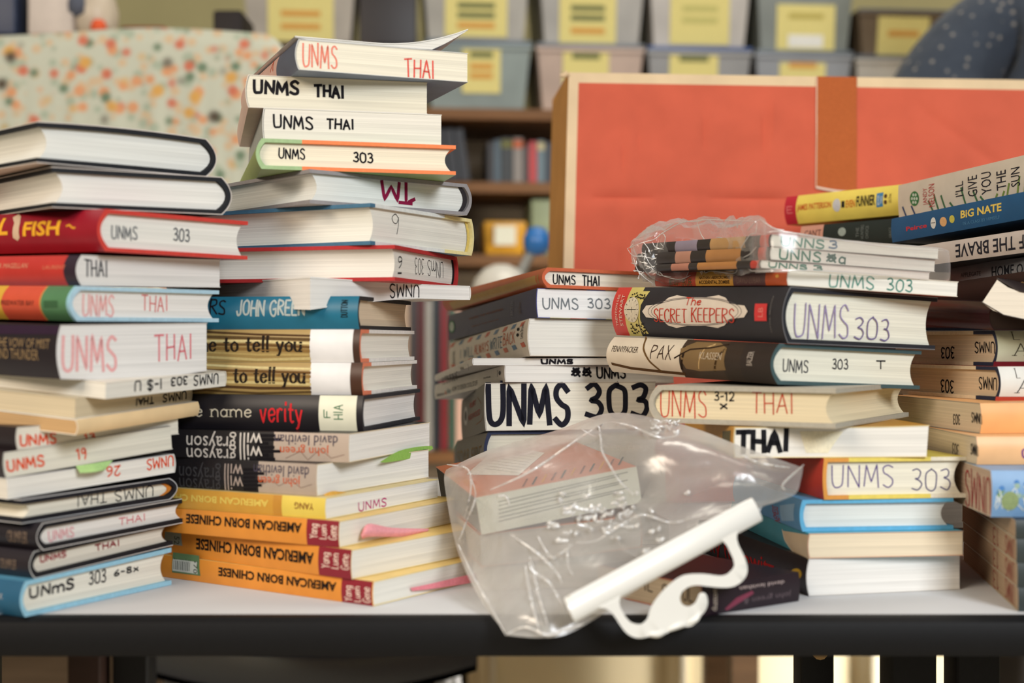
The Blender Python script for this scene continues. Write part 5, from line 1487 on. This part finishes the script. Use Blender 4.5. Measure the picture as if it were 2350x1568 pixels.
def bag_depth(x, y):
    best = min(SURF, key=lambda p: (CX + p.x / p.y * F - x) ** 2 + (HY - (p.z - CAM.z) / p.y * F - y) ** 2)
    return best.y - .003


BL = [[(910, 175), (1000, 222), (1020, 160), (1035, 240), (1045, 320), (1100, 420), (1150, 500), (1240, 590)], [(1080, 130), (900, 235), (600, 440), (340, 560)],  # fold edges and bright glint lines of the bag, both as white tubes
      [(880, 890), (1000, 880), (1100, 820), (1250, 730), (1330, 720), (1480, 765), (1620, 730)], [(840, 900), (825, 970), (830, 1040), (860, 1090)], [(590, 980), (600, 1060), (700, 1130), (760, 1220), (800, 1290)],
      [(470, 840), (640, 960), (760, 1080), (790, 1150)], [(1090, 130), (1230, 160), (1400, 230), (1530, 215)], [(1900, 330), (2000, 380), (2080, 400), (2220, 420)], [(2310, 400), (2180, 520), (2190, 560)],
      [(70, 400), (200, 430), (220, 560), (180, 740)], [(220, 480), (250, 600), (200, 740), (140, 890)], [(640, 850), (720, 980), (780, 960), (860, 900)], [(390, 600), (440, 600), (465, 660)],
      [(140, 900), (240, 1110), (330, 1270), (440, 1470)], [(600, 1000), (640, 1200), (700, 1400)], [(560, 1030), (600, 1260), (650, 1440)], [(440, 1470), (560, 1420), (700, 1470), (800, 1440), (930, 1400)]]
BAG_GLINTS = []  # cluster of highlights on the bag, put in as short white tubes
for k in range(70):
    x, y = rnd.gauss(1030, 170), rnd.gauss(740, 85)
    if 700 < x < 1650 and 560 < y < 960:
        BAG_GLINTS.append([(x, y), (x + rnd.uniform(-30, 40), y + rnd.uniform(-25, 25)), (x + rnd.uniform(-40, 70), y + rnd.uniform(-30, 30))])
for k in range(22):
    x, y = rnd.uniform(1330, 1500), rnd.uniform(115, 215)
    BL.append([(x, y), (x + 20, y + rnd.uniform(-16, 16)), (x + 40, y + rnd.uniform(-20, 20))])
fold_glint_lines(mb, BL, (1000, 920), 2.733, bag_depth, .0008)
fold_glint_lines(mb, BAG_GLINTS, (1000, 920), 2.733, bag_depth, .0014)
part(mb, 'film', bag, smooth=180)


def hp(px, py, d=0.0):
    Yp = .786 + (px - 1300) / 442 * .044
    return at(px, py, Yp - d)


WP = mat('plastic', (232, 231, 224))
# handle bar: a flattened tube with a seam lip
mb = MB()
pa, pb = hp(1306, 1402), hp(1738, 1168)
ax = (pb - pa).normalized()
up_ = Vector((0, -1, 0)).cross(ax).normalized()
if up_.z < 0:
    up_ = -up_
prof = [(math.cos(q) * .0078, math.sin(q) * .0055) for q in [2 * math.pi * k / 20 for k in range(20)]]
R = [[pa.lerp(pb, t) + up_ * c * s + Vector((0, -1, 0)) * d * s for c, d in prof] for t, s in ((0, .86), (.004, 1), (.5, 1), (.996, 1), (1, .86))]
mb.grid([r + r[:1] for r in R], WP)
mb.add(R[0], [tuple(range(20))], WP); mb.add(R[-1], [tuple(range(20))], WP)
mb.tube([pa.lerp(pb, t) + up_ * .0072 + Vector((0, -.002, 0)) for t in (.03, .5, .97)], .0011, WP, 8)
part(mb, 'handle_bar', bag, smooth=50, merge=1e-5)
# handle loop: one flat moulded outline, rounded on both sides
ZP = lambda x, y: (1000 + x / 2.733, 920 + y / 2.733)
outer_ = [(1905, 790), (1886, 868), (1938, 985), (1956, 1060), (1940, 1112), (1900, 1150), (1850, 1170), (1780, 1172), (1700, 1164), (1640, 1158), (1582, 1168), (1542, 1200), (1530, 1244), (1546, 1280), (1582, 1293), (1615, 1280), (1640, 1246), (1650, 1216), (1672, 1203), (1696, 1216),
          (1707, 1262), (1694, 1312), (1662, 1352), (1628, 1398), (1590, 1419), (1545, 1418), (1505, 1424), (1462, 1452), (1405, 1476), (1345, 1477), (1290, 1490), (1232, 1480), (1180, 1440), (1112, 1340), (1062, 1300), (1010, 1300)]
inner_ = [(1160, 1222), (1150, 1272), (1165, 1312), (1202, 1370), (1240, 1399), (1280, 1402), (1310, 1390), (1330, 1358), (1352, 1292), (1392, 1230), (1450, 1166), (1520, 1111), (1580, 1089), (1680, 1086), (1780, 1098), (1832, 1085), (1868, 1050), (1872, 1010), (1842, 942), (1815, 892), (1770, 860)]
ring_ = cat_rom(outer_, 3) + cat_rom(inner_, 3)
bm = bmesh.new()
HD = .0046
va = [bm.verts.new(hp(*ZP(x, y), HD + .001)) for x, y in ring_]
vb = [bm.verts.new(hp(*ZP(x, y), -HD + .001)) for x, y in ring_]
fa = bm.faces.new(va); fb = bm.faces.new(vb[::-1])
nr = len(ring_)
for i in range(nr):
    bm.faces.new([va[(i + 1) % nr], va[i], vb[i], vb[(i + 1) % nr]])
bmesh.ops.bevel(bm, geom=[e for e in bm.edges if (e in fa.edges[:] or e in fb.edges[:])], offset=.0022, segments=4, profile=.5, affect='EDGES', clamp_overlap=True)
bmesh.ops.triangulate(bm, faces=[f for f in bm.faces if len(f.verts) > 4])
mb = MB()
mb.bm(bm, WP)
for s in ([(1330, 1462), (1390, 1462), (1440, 1444)], [(1452, 1438), (1520, 1408), (1572, 1398)], [(1575, 1394), (1625, 1370), (1655, 1330)]):
    mb.tube([hp(*ZP(*a), HD) for a in cat_rom(s, 5)], [.0010 + .0013 * math.sin(math.pi * (k + .5) / 11) for k in range(11)], WP, 10)
part(mb, 'handle_loop', bag, smooth=40)

# ------------------------------------------------------------------ small clear wrapper round the three paperbacks
wr = empty('plastic_wrapper', Matrix.Translation(at(1800, 620, 1.0)))
tag(wr, 'crumpled clear plastic wrapper around three thin paperbacks, its tail bunched to the left', 'wrapper')
sec = [(1443, 570, 576, 1.115, 1.125), (1455, 558, 590, 1.105, 1.135), (1480, 546, 622, 1.10, 1.16), (1520, 524, 645, 1.095, 1.20), (1570, 510, 645, 1.075, 1.24), (1640, 505, 634, 1.03, 1.24), (1700, 505, 630, .985, 1.20), (1742, 502, 622, .945, 1.14), (1768, 524, 620, .930, 1.10),
       (1850, 541, 627, .932, 1.08), (1960, 555, 633, .948, 1.07), (2080, 566, 641, .968, 1.07), (2150, 572, 645, .98, 1.065), (2170, 575, 646, .985, 1.062), (2176, 580, 640, .99, 1.055)]
sec = [(a, b_, c, d - .025, e - .025) for a, b_, c, d, e in sec]
sec = cat_rom(sec, 8)
mb = MB()
P = []
for i, (px, yt_, yb_, yf, yk) in enumerate(sec):
    a, b_ = at(px, yt_, yf), at(px, yb_, yf)
    dY = yk - yf
    r = []
    for k in range(40):
        t = k / 40 * 4
        s = int(t); q = t - s
        e = .12
        z = lambda u: a.z + (b_.z - a.z) * u
        if s == 0: r.append(Vector((a.x, yf - .002 * math.sin(math.pi * q), z(q))))
        elif s == 1: r.append(Vector((a.x + dY * q * .06, yf + dY * q, b_.z)))
        elif s == 2: r.append(Vector((a.x + dY * .06, yk, z(1 - q))))
        else: r.append(Vector((a.x + dY * (1 - q) * .06, yk - dY * q, a.z + .003 * math.sin(math.pi * q))))
    r.append(r[0].copy())
    w = max(0, min(1, (1790 - px) / 120))
    out = []
    for p in r:
        s_ = Vector((4.2, 1.0, 7.7))
        n1 = noise.noise_vector(p * 34 + s_) * .006 + noise.noise_vector(p * 80 + s_) * .0028
        rid = (abs(noise.noise(p * 46 + s_)) - .25) * .011
        cen = Vector((a.x, (yf + yk) / 2, (a.z + b_.z) / 2))
        d = (p - cen); d.x = 0
        d = d.normalized() if d.length else d
        out.append(p + (n1 + d * (rid + .002)) * (.12 + .88 * w) + d * .0012)
    out[-1] = out[0].copy()
    P.append(out)
f2 = film('wrapper_film', .08, .50, .25, 40, .2, .3)
mb.grid(P, f2)
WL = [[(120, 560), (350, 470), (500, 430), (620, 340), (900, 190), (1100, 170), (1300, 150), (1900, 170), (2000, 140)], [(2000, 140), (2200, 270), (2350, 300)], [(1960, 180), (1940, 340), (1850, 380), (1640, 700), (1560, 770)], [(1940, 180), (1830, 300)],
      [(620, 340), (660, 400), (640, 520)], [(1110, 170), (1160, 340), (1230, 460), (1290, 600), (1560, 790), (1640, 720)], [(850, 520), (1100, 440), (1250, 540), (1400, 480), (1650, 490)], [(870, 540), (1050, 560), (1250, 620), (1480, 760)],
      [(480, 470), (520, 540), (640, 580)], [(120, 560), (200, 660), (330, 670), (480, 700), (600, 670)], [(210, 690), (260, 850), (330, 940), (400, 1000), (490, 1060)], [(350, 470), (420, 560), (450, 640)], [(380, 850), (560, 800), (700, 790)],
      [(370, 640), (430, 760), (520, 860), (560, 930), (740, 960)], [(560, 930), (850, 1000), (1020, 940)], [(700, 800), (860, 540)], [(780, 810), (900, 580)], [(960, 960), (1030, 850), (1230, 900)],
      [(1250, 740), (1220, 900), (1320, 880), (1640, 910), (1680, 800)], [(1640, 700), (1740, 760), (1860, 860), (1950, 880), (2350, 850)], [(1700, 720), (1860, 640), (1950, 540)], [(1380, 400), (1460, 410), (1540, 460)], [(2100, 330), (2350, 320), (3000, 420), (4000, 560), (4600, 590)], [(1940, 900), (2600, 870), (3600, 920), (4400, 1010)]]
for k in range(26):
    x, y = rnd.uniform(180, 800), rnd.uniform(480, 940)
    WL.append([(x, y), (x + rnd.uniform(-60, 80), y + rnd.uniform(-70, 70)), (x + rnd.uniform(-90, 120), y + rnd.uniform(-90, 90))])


def wrap_depth(x, y):
    for a, c in zip(sec, sec[1:]):
        if a[0] <= x <= c[0]:
            t = (x - a[0]) / (c[0] - a[0] + 1e-9)
            return a[3] + (c[3] - a[3]) * t - .003
    return sec[0][3] if x < sec[0][0] else sec[-1][3]


fold_glint_lines(mb, WL, (1420, 480), 6.184, wrap_depth, .0004)
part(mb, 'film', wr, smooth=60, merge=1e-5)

# ------------------------------------------------------------------ sticky notes
def strip(pts0, pts1, n=8, bulge=0.0):
    """surface between two px curves with depth"""
    a, b_ = cat_rom(pts0, 5), cat_rom(pts1, 5)
    rows = []
    for k in range(n + 1):
        t = k / n
        rows.append([at(p[0] + (q[0] - p[0]) * t, p[1] + (q[1] - p[1]) * t, p[2] + (q[2] - p[2]) * t - bulge * math.sin(math.pi * t)) for p, q in zip(a, b_)])
    return rows


def bookY(key, px, py, d=.002):
    B = BOOKS[key]
    s, h = B.on('R', px, py)
    return (B.M @ Vector((s, 0, h))).y - d


def q(key, px, py, d=.002):
    return (px, py, bookY(key, px, py, d))


sticky('light green note folded over the pages of the UNMS 26 paperback', strip([q('A12', 174, 1070), q('A12', 215, 1064), q('A12', 259, 1057)], [q('A12', 184, 1086, .008), q('A12', 215, 1084, .010), q('A12', 240, 1079, .006)]), (176, 214, 140))
sticky('green note curling out of the upper black and grey paperback', strip([q('B13', 872, 1061), q('B13', 915, 1036, .004), q('B13', 960, 1026, .008), q('B13', 992, 1024, .012)], [q('B13', 884, 1062), q('B13', 925, 1056, .004), q('B13', 965, 1046, .008), q('B13', 994, 1030, .012)]), (150, 196, 96))
sticky('yellow-orange note under the lower black and grey paperback', strip([q('B14', 742, 1136, .004), q('B14', 762, 1128, .006), q('B14', 790, 1130, .005), q('B14', 826, 1134, .003)], [q('B14', 752, 1142, .006), q('B14', 775, 1143, .008), q('B14', 800, 1141, .007), q('B14', 820, 1139, .004)]), (228, 176, 84))
sticky('pink rolled note on the topmost of the three orange-spined paperbacks', strip([q('B16', 828, 1228, .004), q('B16', 845, 1203, .007), q('B16', 900, 1212, .008), q('B16', 985, 1214, .008)], [q('B16', 832, 1238, .006), q('B16', 850, 1232, .012), q('B16', 920, 1232, .012), q('B16', 980, 1222, .010)], bulge=.004), (236, 160, 166))
sticky('long pink note sticking out of the bottom orange-spined paperback', strip([q('B18', 942, 1350), q('B18', 990, 1340, .006), q('B18', 1040, 1328, .012), q('B18', 1092, 1316, .018)], [q('B18', 946, 1357), q('B18', 990, 1352, .006), q('B18', 1040, 1345, .012), q('B18', 1094, 1336, .018)]), (232, 138, 148))

# ------------------------------------------------------------------ person standing behind the red box
def skinned(name, chains, m, parent, sub=2, merge=False):
    """one continuous skin grown along joints: chains of (x, y, z, r); first joint of first chain is the root"""
    me = bpy.data.meshes.new(name)
    V, E_, Rr = [], [], []
    idx = {}
    for c in chains:
        prev = None
        for x, y, z, r in c:
            k = (round(x, 4), round(y, 4), round(z, 4))
            if k not in idx:
                idx[k] = len(V); V.append((x, y, z)); Rr.append(r)
            i = idx[k]
            if prev is not None:
                E_.append((prev, i))
            prev = i
    me.from_pydata(V, E_, [])
    o = bpy.data.objects.new(name, me); COL.objects.link(o)
    me.materials.append(m)
    o.parent = parent
    sk = o.modifiers.new('skin', 'SKIN')
    for i, sv in enumerate(me.skin_vertices[0].data):
        r = Rr[i]
        sv.radius = r if isinstance(r, tuple) else (r, r)
        sv.use_root = i == 0
    sk.use_smooth_shade = True
    sb = o.modifiers.new('smooth', 'SUBSURF'); sb.levels = sub; sb.render_levels = sub
    return o


PX, PY = .885, 2.12
pr = empty('person', Matrix.Translation((PX, PY, 0)) @ Matrix.Rotation(math.radians(8), 4, 'Z'))
tag(pr, 'person in a dark navy shirt with pale dots, standing behind the red box', 'person')
SK = mat('skin', (206, 156, 128))
body = [[(0, 0, .95, .13), (0, 0, 1.12, .12), (0, .01, 1.28, .145), (0, .015, 1.40, .11), (0, 0, 1.47, .06), (0, -.01, 1.52, .055), (0, -.02, 1.60, .085), (0, -.015, 1.68, .088), (0, 0, 1.73, .05)]]
for s in (-1, 1):
    body.append([(0, .015, 1.40, .11), (s * .12, .01, 1.405, .07), (s * .185, .01, 1.36, .058), (s * .262, 0, 1.25, .046), (s * .30, -.01, 1.13, .042), (s * .28, -.08, .97, .036), (s * .245, -.15, .87, .026), (s * .24, -.185, .82, .03)])
    body.append([(0, 0, .95, .13), (s * .095, 0, .86, .09), (s * .105, -.01, .66, .075), (s * .105, 0, .48, .055), (s * .105, .02, .28, .05), (s * .105, .035, .09, .036), (s * .11, -.05, .045, .036), (s * .112, -.13, .03, .028)])
    wx, wy, wz = s * .24, -.185, .82
    for k, (dx, ln) in enumerate(((-.024, .058), (-.008, .068), (.008, .064), (.022, .05))):
        body.append([(wx, wy, wz, .03), (wx + dx * .9, wy - .03, wz - .04, .011), (wx + dx, wy - .055, wz - .04 - ln * .5, .009), (wx + dx, wy - .055, wz - .04 - ln, .007)])
    body.append([(wx, wy, wz, .03), (wx - s * .03, wy - .03, wz - .01, .012), (wx - s * .04, wy - .06, wz - .035, .009)])
skinned('body', body, SK, pr)


def dotted():
    m, nt, b = nodes_of('dotted_shirt')
    N, L = nt.nodes, nt.links
    tc = N.new('ShaderNodeTexCoord')
    vo = N.new('ShaderNodeTexVoronoi'); vo.inputs['Scale'].default_value = 58; vo.inputs['Randomness'].default_value = .55
    L.new(tc.outputs['Object'], vo.inputs['Vector'])
    mr = N.new('ShaderNodeMapRange'); mr.inputs[1].default_value = .23; mr.inputs[2].default_value = .10
    L.new(vo.outputs['Distance'], mr.inputs[0])
    nz = N.new('ShaderNodeTexNoise'); nz.inputs['Scale'].default_value = 14
    L.new(tc.outputs['Object'], nz.inputs['Vector'])
    mx = N.new('ShaderNodeMix'); mx.data_type = 'RGBA'
    L.new(mr.outputs[0], mx.inputs[0]); mx.inputs[6].default_value = lin((44, 54, 68)); mx.inputs[7].default_value = lin((132, 128, 122))
    L.new(mx.outputs[2], b.inputs['Base Color'])
    b.inputs['Roughness'].default_value = .85
    b.inputs['Sheen Weight'].default_value = .15
    bp = N.new('ShaderNodeBump'); bp.inputs['Strength'].default_value = .5; bp.inputs['Distance'].default_value = .02
    L.new(nz.outputs[0], bp.inputs['Height']); L.new(bp.outputs[0], b.inputs['Normal'])
    return m


SHIRT = dotted()
sh = [[(0, 0, .93, (.175, .13)), (0, 0, 1.10, (.165, .13)), (0, .01, 1.27, (.18, .145)), (0, .015, 1.39, (.16, .125)), (0, .005, 1.445, (.085, .08))]]
for s in (-1, 1):
    sh.append([(0, .015, 1.39, (.16, .125)), (s * .13, .012, 1.405, (.085, .085)), (s * .195, .01, 1.355, (.078, .08)), (s * .268, 0, 1.25, (.07, .07)), (s * .305, -.008, 1.16, (.07, .07))])
so = skinned('shirt', sh, SHIRT, pr)
mb = MB()
for s in (-1, 1):
    rows = []
    for j in range(5):
        v = j / 4
        rows.append([Vector((s * (.072 + .022 * v) * math.sin(a), .0 - (.082 + .03 * v) * math.cos(a), 1.50 - .055 * v - .04 * math.cos(a) * (.4 + v * .6) + .01 * v * v)) for a in [math.pi * k / 14 for k in range(15)]])
    mb.grid(rows, SHIRT); mb.grid([[p * .985 + Vector((0, 0, .0225)) for p in r] for r in rows], SHIRT, True)
mb.build('collar', pr, smooth=80)
mb = MB()
for k in range(5):
    mb.lathe((0, -.148 - .004 * (k < 2), 1.38 - .085 * k), [(0, -.005), (.006, -.004), (.006, .004), (0, .005)], mat('plastic', (150, 150, 156)), 10)
mb.build('shirt_buttons', pr)
tr = [[(0, 0, .97, (.165, .125)), (0, 0, .90, (.16, .13))]]
for s in (-1, 1):
    tr.append([(0, 0, .90, (.16, .13)), (s * .095, 0, .80, (.1, .1)), (s * .107, -.01, .62, .092), (s * .107, 0, .46, .076), (s * .107, .02, .26, .072), (s * .107, .03, .09, .07)])
skinned('trousers', tr, mat('card', (58, 54, 52)), pr)
for s in (-1, 1):
    skinned('shoe', [[(s * .108, .07, .042, (.042, .042)), (s * .11, -.02, .045, (.044, .044)), (s * .112, -.11, .036, (.046, .035)), (s * .114, -.17, .03, (.034, .028))]], mat('black', (40, 34, 32)), pr)
# face and hair
hair = mat('cover', (62, 46, 36))
mb = MB()
bm = bmesh.new(); bmesh.ops.create_uvsphere(bm, u_segments=24, v_segments=16, radius=.1)
bmesh.ops.delete(bm, geom=[v for v in bm.verts if v.co.y < -.045 and v.co.z < .045 or v.co.z < -.075], context='VERTS')
mb.bm(bm, hair, Matrix.Translation((0, .002, 1.655)) @ Matrix.Diagonal((1.0, 1.08, 1.15, 1)))
mb.build('hair', pr, smooth=80)
mb = MB()
mb.tube([(0, -.10, 1.645), (0, -.118, 1.615), (0, -.108, 1.603)], [.009, .014, .010], SK, 12)
for s in (-1, 1):
    mb.tube([(s * .088, .0, 1.645), (s * .098, .012, 1.63), (s * .09, .004, 1.60)], [.012, .016, .010], SK, 10)
mb.build('nose_and_ears', pr, smooth=80)
mb = MB()
for s in (-1, 1):
    mb.tube([(s * .034 - .014, -.094, 1.642), (s * .034, -.099, 1.646), (s * .034 + .014, -.094, 1.642)], [.003, .008, .003], mat('plastic', (222, 218, 210)), 10)
    mb.tube([(s * .034, -.1045, 1.645), (s * .034, -.1075, 1.645)], .0042, mat('plastic', (40, 30, 26)), 10)
    mb.tube([(s * .034 - .02, -.094, 1.664), (s * .034, -.101, 1.67), (s * .034 + .02, -.094, 1.664)], [.002, .004, .002], hair, 8)
mb.build('eyes', pr, smooth=80)
mb = MB(); mb.tube([(-.026, -.094, 1.575), (0, -.102, 1.572), (.026, -.094, 1.575)], [.003, .007, .003], mat('skin', (170, 96, 88)), 10)
mb.build('mouth', pr, smooth=80)
